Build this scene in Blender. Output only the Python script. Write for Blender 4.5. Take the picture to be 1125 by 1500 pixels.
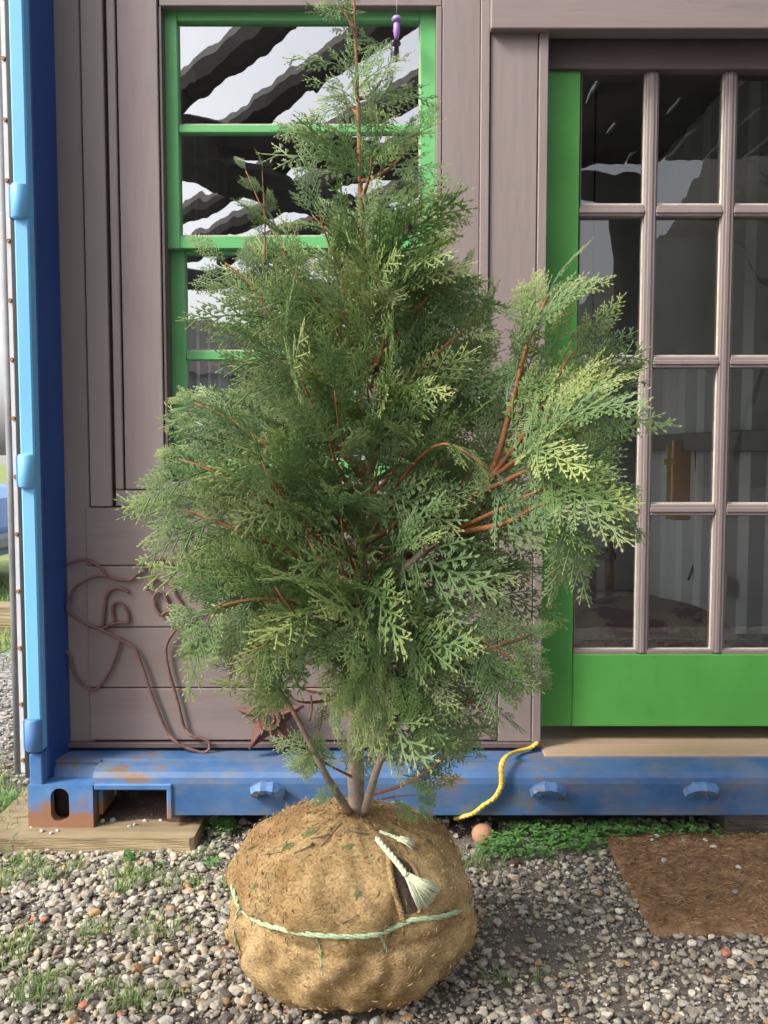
import bpy, bmesh, math, random
import numpy as np
from mathutils import Vector, Matrix
from mathutils.bvhtree import BVHTree
random.seed(7); rng = np.random.default_rng(11)
for o in list(bpy.data.objects): bpy.data.objects.remove(o)
S = bpy.context.scene; C = S.collection

# ------------------------------------------------------------------ camera
H = 1.01; F = 1353.0; PITCH = math.radians(3.9)
cam = bpy.data.objects.new('camera', bpy.data.cameras.new('camera')); C.objects.link(cam)
cam.location = (0, 0, H); cam.rotation_euler = (math.pi/2 - PITCH, 0, 0)
cam.data.sensor_width = 36; cam.data.lens = 36*F/1500; cam.data.clip_end = 500; cam.data.clip_start = 0.05
S.camera = cam
# ------------------------------------------------------------------ sky + sun (soft, from the left, behind the camera)
SUN = Vector((-0.72, -0.42, 0.72)).normalized()
W = bpy.data.worlds.new('World'); S.world = W; W.use_nodes = True
nt = W.node_tree; bg = nt.nodes['Background']
sky = nt.nodes.new('ShaderNodeTexSky'); sky.sky_type = 'NISHITA'; sky.sun_disc = False
sky.sun_elevation = math.asin(SUN.z); sky.sun_rotation = math.atan2(SUN.x, SUN.y)
sky.air_density = 1.0; sky.dust_density = 4.0; sky.ozone_density = 1.0
hs = nt.nodes.new('ShaderNodeHueSaturation'); hs.inputs['Saturation'].default_value = 0.28
nt.links.new(sky.outputs[0], hs.inputs['Color']); nt.links.new(hs.outputs[0], bg.inputs[0])
bg.inputs[1].default_value = 0.15
sl = bpy.data.lights.new('sun', 'SUN'); sl.energy = 1.5; sl.angle = math.radians(12); sl.color = (1, .95, .86)
sun = bpy.data.objects.new('sun', sl); C.objects.link(sun); sun.rotation_euler = SUN.to_track_quat('Z', 'Y').to_euler()
S.view_settings.view_transform = 'Standard'; S.view_settings.look = 'None'
S.view_settings.gamma = 1; S.view_settings.use_curve_mapping = False
S.view_settings.exposure = 1.32

def P(px, py, Y):                       # photo pixel -> point on the plane at distance Y
    u = (px-562.5)/F; v = -(py-750)/F
    d = Vector((u, math.cos(PITCH)+v*math.sin(PITCH), -math.sin(PITCH)+v*math.cos(PITCH)))
    k = Y/d.y
    return Vector((d.x*k, Y, H+d.z*k))
def PG(px, py, z=0.0):                  # photo pixel -> point on the ground
    u = (px-562.5)/F; v = -(py-750)/F
    d = Vector((u, math.cos(PITCH)+v*math.sin(PITCH), -math.sin(PITCH)+v*math.cos(PITCH)))
    k = (z-H)/d.z
    return Vector((d.x*k, d.y*k, z))
X = lambda px, py, Y: P(px, py, Y).x
Z = lambda py, Y: P(562, py, Y).z

# ------------------------------------------------------------------ helpers
def mesh_obj(name, v, f, m, parent=None, smooth=False):
    me = bpy.data.meshes.new(name); me.from_pydata([tuple(a) for a in v], [], [tuple(a) for a in f])
    if smooth: me.polygons.foreach_set('use_smooth', [True]*len(me.polygons))
    me.materials.append(m); o = bpy.data.objects.new(name, me); C.objects.link(o)
    if parent: o.parent = parent
    return o
def np_obj(name, v, tris, m, parent=None, smooth=False, attrs=None):
    me = bpy.data.meshes.new(name); nv = len(v); nf = len(tris); k = tris.shape[1]
    me.vertices.add(nv); me.vertices.foreach_set('co', np.ascontiguousarray(v, np.float32).ravel())
    me.loops.add(nf*k); me.loops.foreach_set('vertex_index', np.ascontiguousarray(tris, np.int32).ravel())
    me.polygons.add(nf); me.polygons.foreach_set('loop_start', np.arange(0, nf*k, k, dtype=np.int32))
    me.polygons.foreach_set('use_smooth', np.full(nf, smooth))
    for n, (typ, a) in (attrs or {}).items():
        at = me.attributes.new(n, typ, 'POINT')
        at.data.foreach_set('color' if 'COLOR' in typ else 'value', np.ascontiguousarray(a, np.float32).ravel())
    me.update(calc_edges=True); me.validate()
    me.materials.append(m); o = bpy.data.objects.new(name, me); C.objects.link(o)
    if parent: o.parent = parent
    return o
def bm_obj(name, bm, m, parent=None, smooth=False):
    me = bpy.data.meshes.new(name); bm.to_mesh(me); bm.free(); me.materials.append(m)
    if smooth: me.polygons.foreach_set('use_smooth', [True]*len(me.polygons))
    o = bpy.data.objects.new(name, me); C.objects.link(o)
    if parent: o.parent = parent
    return o
def box(name, x0, x1, y0, y1, z0, z1, m, parent=None, bev=0.002, seg=1):
    bm = bmesh.new(); bmesh.ops.create_cube(bm, size=1)
    for v in bm.verts:
        v.co = Vector((x0 if v.co.x < 0 else x1, y0 if v.co.y < 0 else y1, z0 if v.co.z < 0 else z1))
    if bev: bmesh.ops.bevel(bm, geom=bm.edges[:], offset=bev, segments=seg, affect='EDGES')
    return bm_obj(name, bm, m, parent)
def prism_x(name, prof, x0, x1, m, parent=None, smooth=False):
    n = len(prof)
    v = [(x0, a, b) for a, b in prof]+[(x1, a, b) for a, b in prof]
    f = [(i, (i+1) % n, n+(i+1) % n, n+i) for i in range(n)]+[tuple(range(n))[::-1], tuple(range(n, 2*n))]
    return mesh_obj(name, v, f, m, parent)
def smooth_path(pts, k=6):
    pts = [Vector(p) for p in pts]; out = []
    q = [pts[0]*2-pts[1]]+pts+[pts[-1]*2-pts[-2]]
    for i in range(1, len(q)-2):
        a, b, c, d = q[i-1:i+3]
        for j in range(k):
            t = j/k
            out.append(.5*((2*b)+(c-a)*t+(2*a-5*b+4*c-d)*t*t+(3*b-a-3*c+d)*t**3))
    out.append(pts[-1]); return out
def tube_data(pts, rad, sides=6):
    pts = [Vector(p) for p in pts]; n = len(pts)
    if not hasattr(rad, '__len__'): rad = [rad]*n
    v = []; f = []; ref = None
    for i, p in enumerate(pts):
        t = (pts[min(i+1, n-1)]-pts[max(i-1, 0)]).normalized()
        if ref is None: ref = t.orthogonal().normalized()
        ref = (ref-t*ref.dot(t)).normalized(); b = t.cross(ref)
        for k in range(sides):
            a = 2*math.pi*k/sides
            v.append(p+(ref*math.cos(a)+b*math.sin(a))*rad[i])
        if i:
            for k in range(sides):
                f.append(((i-1)*sides+k, (i-1)*sides+(k+1) % sides, i*sides+(k+1) % sides, i*sides+k))
    f.append(tuple(range(sides))[::-1]); f.append(tuple((n-1)*sides+k for k in range(sides)))
    return v, f
def join_data(parts):
    v = []; f = []
    for a, b in parts:
        o = len(v); v += a; f += [tuple(i+o for i in q) for q in b]
    return v, f
def thing(name, label, cat, loc=(0, 0, 0), group=None):
    o = bpy.data.objects.new(name, None); C.objects.link(o); o.location = loc; o.empty_display_size = .05
    o['label'] = label; o['category'] = cat
    if group: o['group'] = group
    bpy.context.view_layer.update()
    return o
def tag(o, label, cat, group=None):
    o['label'] = label; o['category'] = cat
    if group: o['group'] = group
    return o
def struct(o): o['kind'] = 'structure'; return o
def stuff(o, label, cat): o['kind'] = 'stuff'; o['label'] = label; o['category'] = cat; return o

# ------------------------------------------------------------------ materials
def mat(name, c1, c2=None, scale=8, rough=.6, bump=0, bscale=60, stretch=(1, 1, 1), spots=None, spot_scale=10, spot_th=.62, metal=0, detail=6, spec=.5, island=0):
    m = bpy.data.materials.new(name); m.use_nodes = True; n = m.node_tree.nodes; l = m.node_tree.links
    b = n['Principled BSDF']; b.inputs['Roughness'].default_value = rough; b.inputs['Metallic'].default_value = metal
    b.inputs['Specular IOR Level'].default_value = spec
    tc = n.new('ShaderNodeTexCoord'); mp = n.new('ShaderNodeMapping'); mp.inputs['Scale'].default_value = stretch
    geo = n.new('ShaderNodeNewGeometry')
    l.new(geo.outputs['Position'], mp.inputs[0])
    no = n.new('ShaderNodeTexNoise'); no.inputs['Scale'].default_value = scale; no.inputs['Detail'].default_value = detail
    no.inputs['Roughness'].default_value = .62
    l.new(mp.outputs[0], no.inputs[0])
    rp = n.new('ShaderNodeMapRange'); rp.inputs[1].default_value = .32; rp.inputs[2].default_value = .68
    l.new(no.outputs[0], rp.inputs[0])
    mx = n.new('ShaderNodeMix'); mx.data_type = 'RGBA'; l.new(rp.outputs[0], mx.inputs[0])
    mx.inputs[6].default_value = (*c1, 1); mx.inputs[7].default_value = (*(c2 or c1), 1)
    out = mx.outputs[2]
    if island:
        oi = n.new('ShaderNodeObjectInfo'); mr = n.new('ShaderNodeMapRange'); mr.inputs[3].default_value = 1-island; mr.inputs[4].default_value = 1+island
        l.new(oi.outputs['Random'], mr.inputs[0]); vm = n.new('ShaderNodeVectorMath'); vm.operation = 'SCALE'
        l.new(out, vm.inputs[0]); l.new(mr.outputs[0], vm.inputs['Scale']); out = vm.outputs[0]
    if spots:
        ns = n.new('ShaderNodeTexNoise'); ns.inputs['Scale'].default_value = spot_scale; ns.inputs['Detail'].default_value = 8; ns.inputs['Roughness'].default_value = .7
        l.new(geo.outputs['Position'], ns.inputs[0])
        r2 = n.new('ShaderNodeMapRange'); r2.inputs[1].default_value = spot_th; r2.inputs[2].default_value = spot_th+.05
        l.new(ns.outputs[0], r2.inputs[0])
        m2 = n.new('ShaderNodeMix'); m2.data_type = 'RGBA'; l.new(r2.outputs[0], m2.inputs[0]); l.new(out, m2.inputs[6]); m2.inputs[7].default_value = (*spots, 1)
        out = m2.outputs[2]
    l.new(out, b.inputs['Base Color'])
    if bump:
        nb = n.new('ShaderNodeTexNoise'); nb.inputs['Scale'].default_value = bscale; nb.inputs['Detail'].default_value = 8
        l.new(mp.outputs[0], nb.inputs[0])
        bp = n.new('ShaderNodeBump'); bp.inputs['Strength'].default_value = bump; bp.inputs['Distance'].default_value = .004
        l.new(nb.outputs[0], bp.inputs['Height']); l.new(bp.outputs[0], b.inputs['Normal'])
    return m
def nodes(m): return m.node_tree.nodes, m.node_tree.links, m.node_tree.nodes['Principled BSDF']
def glass(name, ior, wav, rough=0.0, tint=(.93, .95, .94)):
    m = bpy.data.materials.new(name); m.use_nodes = True; n = m.node_tree.nodes; l = m.node_tree.links
    n.remove(n['Principled BSDF']); out = n['Material Output']
    tr = n.new('ShaderNodeBsdfTransparent'); tr.inputs[0].default_value = (*tint, 1)
    gl = n.new('ShaderNodeBsdfGlossy'); gl.inputs['Roughness'].default_value = rough
    fr = n.new('ShaderNodeFresnel'); fr.inputs[0].default_value = ior
    geo = n.new('ShaderNodeNewGeometry'); mp = n.new('ShaderNodeMapping'); mp.inputs['Scale'].default_value = (1, 1, .55)
    no = n.new('ShaderNodeTexNoise'); no.inputs['Scale'].default_value = 9; no.inputs['Detail'].default_value = 2
    l.new(geo.outputs['Position'], mp.inputs[0]); l.new(mp.outputs[0], no.inputs[0])
    bp = n.new('ShaderNodeBump'); bp.inputs['Strength'].default_value = wav; bp.inputs['Distance'].default_value = .006
    l.new(no.outputs[0], bp.inputs['Height']); l.new(bp.outputs[0], gl.inputs['Normal'])
    mx = n.new('ShaderNodeMixShader'); l.new(fr.outputs[0], mx.inputs[0]); l.new(tr.outputs[0], mx.inputs[1]); l.new(gl.outputs[0], mx.inputs[2])
    l.new(mx.outputs[0], out.inputs[0]); return m

M = {}
M['brown'] = mat('brown_paint', (.205, .160, .152), (.25, .20, .19), 5, .55, .35, 40, (1, 1, .15), spots=(.12, .09, .085), spot_scale=16, spot_th=.70, island=.06)
M['brown_h'] = mat('brown_paint_boards', (.195, .15, .142), (.235, .185, .175), 5, .55, .35, 40, (.15, 1, 1), spots=(.12, .09, .085), spot_scale=16, spot_th=.70, island=.06)
M['green'] = mat('green_paint', (.066, .285, .050), (.085, .33, .062), 6, .5, .12, 30, spots=(.05, .2, .045), spot_scale=22, spot_th=.72)
M['wgreen'] = mat('window_green_paint', (.11, .40, .13), (.135, .44, .155), 6, .45, .1, 30)
M['blue'] = mat('blue_container_paint', (.030, .098, .25), (.08, .165, .325), 7, .5, .3, 25, spots=(.19, .11, .07), spot_scale=7, spot_th=.60)
def grime(m, col, amt, stretch, th):
    n, l, b = nodes(m); src = b.inputs['Base Color'].links[0].from_socket
    geo = n.new('ShaderNodeNewGeometry'); mp = n.new('ShaderNodeMapping'); mp.inputs['Scale'].default_value = stretch; l.new(geo.outputs['Position'], mp.inputs[0])
    no = n.new('ShaderNodeTexNoise'); no.inputs['Scale'].default_value = 1; no.inputs['Detail'].default_value = 9; no.inputs['Roughness'].default_value = .68; l.new(mp.outputs[0], no.inputs[0])
    r = n.new('ShaderNodeMapRange'); r.inputs[1].default_value = th; r.inputs[2].default_value = th+.22; r.inputs[4].default_value = amt; l.new(no.outputs[0], r.inputs[0])
    mx = n.new('ShaderNodeMix'); mx.data_type = 'RGBA'; l.new(r.outputs[0], mx.inputs[0]); l.new(src, mx.inputs[6]); mx.inputs[7].default_value = (*col, 1); l.new(mx.outputs[2], b.inputs['Base Color'])
grime(M['blue'], (.17, .16, .14), .7, (9, 9, 22), .46); grime(M['blue'], (.40, .48, .55), .8, (60, 60, 14), .66)
grime(M['green'], (.05, .15, .04), .55, (14, 14, 5), .60); grime(M['brown'], (.13, .105, .10), .5, (18, 18, 3), .56); grime(M['brown_h'], (.13, .105, .10), .5, (4, 18, 14), .56)
M['blue_dark'] = mat('shaded_blue_paint', (.012, .048, .20), (.024, .075, .27), 6, .45, .1, 25, (1, 1, .3))  # shade on the inward post face is put into this blue
M['blue_pale'] = mat('faded_sky_lit_blue', (.13, .40, .72), (.18, .47, .78), 4, .5, .12, 30, (1, 1, .4))  # bleached blue, with sky light on the post front put into its colour
M['rust'] = mat('rusty_iron', (.11, .045, .038), (.165, .07, .055), 40, .75, .6, 90)
M['rebar'] = mat('rusty_rod', (.12, .055, .048), (.19, .095, .08), 50, .7, .5, 120)
M['cast'] = mat('casting_paint', (.045, .14, .36), (.10, .22, .42), 12, .5, .25, 40, spots=(.22, .11, .06), spot_scale=9, spot_th=.66)
M['lug'] = mat('chipped_lug_paint', (.05, .15, .37), (.12, .24, .44), 30, .5, .5, 60, spots=(.20, .11, .07), spot_scale=28, spot_th=.55)
def casting_mat():        # paint worn to rust along the foot of the casting
    m = M['cast']; n, l, b = nodes(m)
    src = b.inputs['Base Color'].links[0].from_socket
    geo = n.new('ShaderNodeNewGeometry'); sp = n.new('ShaderNodeSeparateXYZ'); l.new(geo.outputs['Position'], sp.inputs[0])
    no = n.new('ShaderNodeTexNoise'); no.inputs['Scale'].default_value = 22; l.new(geo.outputs['Position'], no.inputs[0])
    ma = n.new('ShaderNodeMath'); ma.operation = 'MULTIPLY_ADD'; ma.inputs[1].default_value = -.12; l.new(no.outputs[0], ma.inputs[0]); l.new(sp.outputs['Z'], ma.inputs[2])
    r = n.new('ShaderNodeMapRange'); r.inputs[1].default_value = .022; r.inputs[2].default_value = .062; r.inputs[3].default_value = 1; r.inputs[4].default_value = 0
    l.new(ma.outputs[0], r.inputs[0])
    mx = n.new('ShaderNodeMix'); mx.data_type = 'RGBA'; l.new(r.outputs[0], mx.inputs[0]); l.new(src, mx.inputs[6]); mx.inputs[7].default_value = (.26, .13, .075, 1)
    l.new(mx.outputs[2], b.inputs['Base Color'])
casting_mat()
M['rubber'] = mat('black_rubber', (.018, .018, .022), (.03, .03, .034), 20, .6)
M['gasket'] = mat('grey_gasket', (.17, .17, .18), (.25, .25, .26), 14, .6, .2, 40)
M['strip'] = mat('pale_retaining_strip', (.50, .50, .52), (.60, .60, .61), 20, .5, spots=(.4, .25, .12), spot_scale=30, spot_th=.68)
M['bolt'] = mat('rusty_bolt', (.35, .19, .08), (.25, .12, .05), 60, .7)
M['timber'] = mat('weathered_timber', (.17, .125, .068), (.33, .255, .145), 14, .85, .9, 30, (.12, 1, 1), spots=(.12, .09, .06), spot_scale=12, spot_th=.68)
M['old_timber'] = mat('dark_old_timber', (.06, .05, .042), (.11, .09, .075), 14, .85, .9, 30, (.15, 1, 1))
M['threshold'] = mat('tan_plywood', (.32, .22, .14), (.42, .30, .20), 10, .7, .3, 40, (.2, 1, 1))
grime(M['timber'], (.07, .055, .04), .7, (6, 40, 60), .54)
M['steel_in'] = mat('pale_grey_corrugated_steel', (.60, .62, .63), (.66, .68, .69), 4, .5)
M['ceil_in'] = mat('dark_ceiling', (.12, .12, .12), (.15, .15, .15), 4, .8)
M['rail'] = mat('dark_brown_rail', (.045, .032, .028), (.07, .05, .04), 10, .6)
M['orange'] = mat('orange_paint', (.75, .30, .06), (.8, .34, .08), 20, .5)
M['yellow'] = mat('yellow_paint', (.72, .66, .06), (.78, .7, .08), 20, .5)
M['paper'] = mat('white_paper', (.7, .7, .69), (.75, .75, .74), 20, .8)
M['putty'] = mat('cream_glazing_putty', (.46, .40, .34), (.58, .52, .45), 40, .7, .3, 60)
M['glass_w'] = glass('old_window_glass', 6.0, .10)
M['glass_d'] = glass('door_glass', 2.25, .06)
M['cord'] = mat('yellow_rope', (.62, .42, .05), (.72, .52, .09), 60, .6, .5, 200)
M['clay'] = mat('terracotta', (.36, .17, .09), (.42, .22, .13), 12, .8, .4, 80)
M['coir'] = mat('coir_fibre', (.16, .085, .04), (.30, .18, .09), 18, .95, 1, 120, detail=10)
M['purple'] = mat('purple_glass_bead', (.28, .12, .42), (.36, .20, .5), 10, .25)
M['line'] = mat('clear_line', (.5, .5, .55), None, 10, .4)
M['dark_ground'] = mat('added_dark_ground', (.035, .035, .036), (.05, .05, .05), 6, .9, .5, 60)  # colour of the added dark ground behind the camera
M['soil'] = mat('dark_soil', (.055, .035, .028), (.095, .06, .045), 40, .95, 1, 120)
M['twine'] = mat('green_twine', (.33, .46, .27), (.48, .58, .36), 90, .8, .6, 250)
M['rope_end'] = mat('pale_frayed_rope', (.62, .66, .42), (.74, .76, .54), 90, .8, .4, 250)
M['log'] = mat('dark_log_bark', (.035, .032, .03), (.06, .055, .05), 10, .9, .8, 30, (1, 1, .3))
M['cushion'] = mat('floral_cushion', (.46, .42, .22), (.60, .42, .31), 7, .9, .3, 200, spots=(.24, .06, .07), spot_scale=6, spot_th=.52)
M['piping'] = mat('pale_piping', (.45, .42, .33), None, 10, .8)
M['plastic_dark'] = mat('black_cable', (.02, .02, .02), None, 10, .5)
M['globe'] = mat('dark_steel_globe', (.12, .12, .13), (.16, .16, .17), 10, .25, metal=.8)
M['bulb'] = mat('white_knob', (.78, .78, .76), None, 10, .3)
M['bark'] = mat('grey_cedar_bark', (.20, .15, .11), (.38, .32, .26), 26, .9, .9, 60, (1, 1, .18))
M['trim_dark'] = mat('shaded_brown_paint', (.10, .072, .07), (.125, .09, .088), 6, .6, .2, 40)  # brown paint darkened to hold the shade of the recessed jambs and head
M['grey_sheet'] = mat('grey_plastic_sheet', (.30, .31, .31), (.34, .35, .35), 3, .6)

# burlap: woven threads, warm patches, damp foot
def burlap():
    m = mat('burlap', (.30, .195, .085), (.47, .33, .165), 9, .95, 0); n, l, b = nodes(m)
    src = b.inputs['Base Color'].links[0].from_socket
    tc = n.new('ShaderNodeTexCoord')
    n2 = n.new('ShaderNodeTexNoise'); n2.inputs['Scale'].default_value = 190; n2.inputs['Detail'].default_value = 4
    mp = n.new('ShaderNodeMapping'); mp.inputs['Scale'].default_value = (1, 1, 1.6); l.new(tc.outputs['Object'], mp.inputs[0]); l.new(mp.outputs[0], n2.inputs[0])
    r = n.new('ShaderNodeMapRange'); r.inputs[1].default_value = .3; r.inputs[2].default_value = .7; r.inputs[3].default_value = .62; r.inputs[4].default_value = 1.3; l.new(n2.outputs[0], r.inputs[0])
    vm = n.new('ShaderNodeVectorMath'); vm.operation = 'SCALE'; l.new(src, vm.inputs[0]); l.new(r.outputs[0], vm.inputs['Scale'])
    n3 = n.new('ShaderNodeTexNoise'); n3.inputs['Scale'].default_value = 5; n3.inputs['Detail'].default_value = 5; l.new(tc.outputs['Object'], n3.inputs[0])
    r3 = n.new('ShaderNodeMapRange'); r3.inputs[1].default_value = .5; r3.inputs[2].default_value = .72; l.new(n3.outputs[0], r3.inputs[0])
    mx = n.new('ShaderNodeMix'); mx.data_type = 'RGBA'; mx.blend_type = 'MULTIPLY'; l.new(r3.outputs[0], mx.inputs[0]); l.new(vm.outputs[0], mx.inputs[6]); mx.inputs[7].default_value = (.62, .52, .46, 1)
    l.new(mx.outputs[2], b.inputs['Base Color'])
    bp = n.new('ShaderNodeBump'); bp.inputs['Strength'].default_value = .8; bp.inputs['Distance'].default_value = .003
    l.new(n2.outputs[0], bp.inputs['Height']); l.new(bp.outputs[0], b.inputs['Normal'])
    b.inputs['Specular IOR Level'].default_value = .1
    return m
M['burlap'] = burlap()
def attr_color_mat(name, rough, bump=0):
    m = bpy.data.materials.new(name); m.use_nodes = True; n, l, b = nodes(m)
    a = n.new('ShaderNodeAttribute'); a.attribute_name = 'col'
    no = n.new('ShaderNodeTexNoise'); no.inputs['Scale'].default_value = 160; no.inputs['Detail'].default_value = 5
    geo = n.new('ShaderNodeNewGeometry'); l.new(geo.outputs['Position'], no.inputs[0])
    r = n.new('ShaderNodeMapRange'); r.inputs[1].default_value = .3; r.inputs[2].default_value = .7; r.inputs[3].default_value = .75; r.inputs[4].default_value = 1.2; l.new(no.outputs[0], r.inputs[0])
    vm = n.new('ShaderNodeVectorMath'); vm.operation = 'SCALE'; l.new(a.outputs['Color'], vm.inputs[0]); l.new(r.outputs[0], vm.inputs['Scale'])
    l.new(vm.outputs[0], b.inputs['Base Color']); b.inputs['Roughness'].default_value = rough
    return m
M['stone'] = attr_color_mat('gravel_stone', .75)
M['twig'] = attr_color_mat('twig_bark', .75)
def leaf_mat(name, use_obj, dark, mid, tip, trans=.25):
    m = bpy.data.materials.new(name); m.use_nodes = True; n, l, b = nodes(m); out = n['Material Output']
    a = n.new('ShaderNodeAttribute'); a.attribute_name = 'tip'
    if use_obj: rs = n.new('ShaderNodeObjectInfo').outputs['Random']
    else:
        ra = n.new('ShaderNodeAttribute'); ra.attribute_name = 'rnd'; rs = ra.outputs['Fac']
    add = n.new('ShaderNodeMath'); add.operation = 'MULTIPLY_ADD'; l.new(rs, add.inputs[0]); add.inputs[1].default_value = .5; l.new(a.outputs['Fac'], add.inputs[2])
    cr = n.new('ShaderNodeValToRGB'); e = cr.color_ramp.elements
    e[0].position = .1; e[0].color = (*dark, 1); e[1].position = 1.35/1.5; e[1].color = (*tip, 1)
    x = e.new(.55); x.color = (*mid, 1)
    sc = n.new('ShaderNodeMath'); sc.operation = 'MULTIPLY'; sc.inputs[1].default_value = 1/1.5; l.new(add.outputs[0], sc.inputs[0]); l.new(sc.outputs[0], cr.inputs[0])
    # bluish-grey fronds here and there
    fr = n.new('ShaderNodeMath'); fr.operation = 'MULTIPLY'; fr.inputs[1].default_value = 7.31; l.new(rs, fr.inputs[0])
    fc = n.new('ShaderNodeMath'); fc.operation = 'FRACT'; l.new(fr.outputs[0], fc.inputs[0])
    gm = n.new('ShaderNodeMath'); gm.operation = 'MULTIPLY'; gm.inputs[1].default_value = .55; l.new(fc.outputs[0], gm.inputs[0])
    mx = n.new('ShaderNodeMix'); mx.data_type = 'RGBA'; l.new(gm.outputs[0], mx.inputs[0]); l.new(cr.outputs[0], mx.inputs[6]); mx.inputs[7].default_value = (.15, .22, .13, 1)
    l.new(mx.outputs[2], b.inputs['Base Color']); b.inputs['Roughness'].default_value = .48; b.inputs['Specular IOR Level'].default_value = .4
    tl = n.new('ShaderNodeBsdfTranslucent'); l.new(mx.outputs[2], tl.inputs[0])
    ms = n.new('ShaderNodeMixShader'); ms.inputs[0].default_value = trans
    l.new(b.outputs[0], ms.inputs[1]); l.new(tl.outputs[0], ms.inputs[2]); l.new(ms.outputs[0], out.inputs[0])
    return m
LD, LM, LT = (.056, .13, .036), (.18, .29, .085), (.52, .55, .20)
M['leaf_o'] = leaf_mat('cedar_spray', True, LD, LM, LT); M['leaf_j'] = leaf_mat('cedar_foliage', False, LD, LM, LT)
M['grass'] = leaf_mat('grass_blade', False, (.10, .19, .04), (.22, .33, .08), (.46, .46, .17))
M['weed'] = leaf_mat('weed_leaf', False, (.08, .24, .045), (.14, .34, .07), (.26, .44, .13))

# ------------------------------------------------------------------ ground
def ground_mat():
    m = mat('gravel_ground', (.10, .084, .07), (.17, .145, .12), 9, .95, 1, 110)
    n, l, b = nodes(m); src = b.inputs['Base Color'].links[0].from_socket
    geo = n.new('ShaderNodeNewGeometry'); vo = n.new('ShaderNodeTexVoronoi'); vo.inputs['Scale'].default_value = 70; l.new(geo.outputs['Position'], vo.inputs[0])
    sp = n.new('ShaderNodeSeparateColor'); l.new(vo.outputs['Color'], sp.inputs[0])
    gt = n.new('ShaderNodeMath'); gt.operation = 'GREATER_THAN'; gt.inputs[1].default_value = .45; l.new(sp.outputs[0], gt.inputs[0])
    mr = n.new('ShaderNodeMapRange'); mr.inputs[3].default_value = .12; mr.inputs[4].default_value = .40; l.new(sp.outputs[1], mr.inputs[0])
    mx = n.new('ShaderNodeMix'); mx.data_type = 'RGBA'; ds = n.new('ShaderNodeVectorMath'); ds.operation = 'DISTANCE'; ds.inputs[1].default_value = (0, 1.9, 0); l.new(geo.outputs['Position'], ds.inputs[0])
    fd = n.new('ShaderNodeMapRange'); fd.inputs[1].default_value = 1.3; fd.inputs[2].default_value = 2.2; l.new(ds.outputs['Value'], fd.inputs[0])
    ml = n.new('ShaderNodeMath'); ml.operation = 'MULTIPLY'; l.new(gt.outputs[0], ml.inputs[0]); l.new(fd.outputs[0], ml.inputs[1])
    l.new(ml.outputs[0], mx.inputs[0]); l.new(src, mx.inputs[6]); l.new(mr.outputs[0], mx.inputs[7])
    l.new(mx.outputs[2], b.inputs['Base Color']); return m
struct(mesh_obj('ground', [(-150, -150, 0), (150, -150, 0), (150, 150, 0), (-150, 150, 0)], [(0, 1, 2, 3)], ground_mat()))
M['lawn'] = mat('lawn_turf', (.10, .15, .035), (.24, .26, .08), 3, .95, .8, 60)
struct(mesh_obj('lawn', [(-60, 4.2, .004), (-1.9, 4.2, .004), (-1.9, 60, .004), (-60, 60, .004)], [(0, 1, 2, 3)], M['lawn']))

struct(mesh_obj('reflection_dark_ground', [(-14, -26, .004), (30, -26, .004), (30, -.1, .004), (-14, -.1, .004)], [(0, 1, 2, 3)], M['dark_ground']))  # added unseen dark ground, keeps reflections in the door glass dark
# ------------------------------------------------------------------ shipping container
XWR_ = 1.42; YF = 2.31; YW = 2.46                        # container front plane, face of the timber wall
XL = X(42, 1180, YF); XR = XL+2.438; ZB = Z(1212, YF); ZS = .192; YB = YF+2.99; ZT = 2.62
ct = thing('shipping_container', 'blue steel shipping container with timber infill wall in its open end', 'container', (XL, YF, ZB))
def ch(o, root=ct):                         # parent, keeping the world position
    o.parent = root; o.matrix_parent_inverse = Matrix.Translation(-root.location) if root.parent is None else root.matrix_world.inverted(); return o
def capsule_loop(cx, cz, rx, rz, n):        # upright oval with straight sides
    r = rx; s = rz-rx; out = []
    for i in range(n):
        a = 2*math.pi*i/n+math.pi/4; out.append((cx+r*math.cos(a), cz+r*math.sin(a)+(s if math.sin(a) > 0 else -s)))
    return out
def casting(x0, x1, mirror=False):
    z0, z1 = ZB, ZB+.112; y0, y1 = YF-.004, YF+.17; n = 32
    w = x1-x0; cx = x0+w*(.49 if not mirror else .51); cz = z0+.060
    inn = capsule_loop(cx, cz, .024, .044, n); out = []
    for i in range(n):
        a = 2*math.pi*i/n+math.pi/4; c, s = math.cos(a), math.sin(a); k = 1/max(abs(c), abs(s))
        out.append(((x0+x1)/2+c*k*w/2, (z0+z1)/2+s*k*(z1-z0)/2))
    v = [(a, y0, b) for a, b in out]+[(a, y0, b) for a, b in inn]+[(a, y0+.028, b) for a, b in inn]+[(a, y1, b) for a, b in out]
    f = []
    for i in range(n):
        j = (i+1) % n; f += [(i, j, n+j, n+i), (n+i, n+j, 2*n+j, 2*n+i), (j, i, 3*n+i, 3*n+j)]
    f.append(tuple(range(3*n, 4*n)))
    o = ch(mesh_obj('corner_casting', v, f, M['cast']))
    ch(box('hollow_shade', cx-.035, cx+.035, y0+.07, y0+.09, cz-.05, cz+.05, M['soil'], None, 0)).parent = o  # dark plate in soil colour, stands in for shade inside the hole
    bpy.context.view_layer.update()
    return o
XC = X(137, 1180, YF)
casting(XL, XC); casting(XR-(XC-XL), XR, True)
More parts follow.
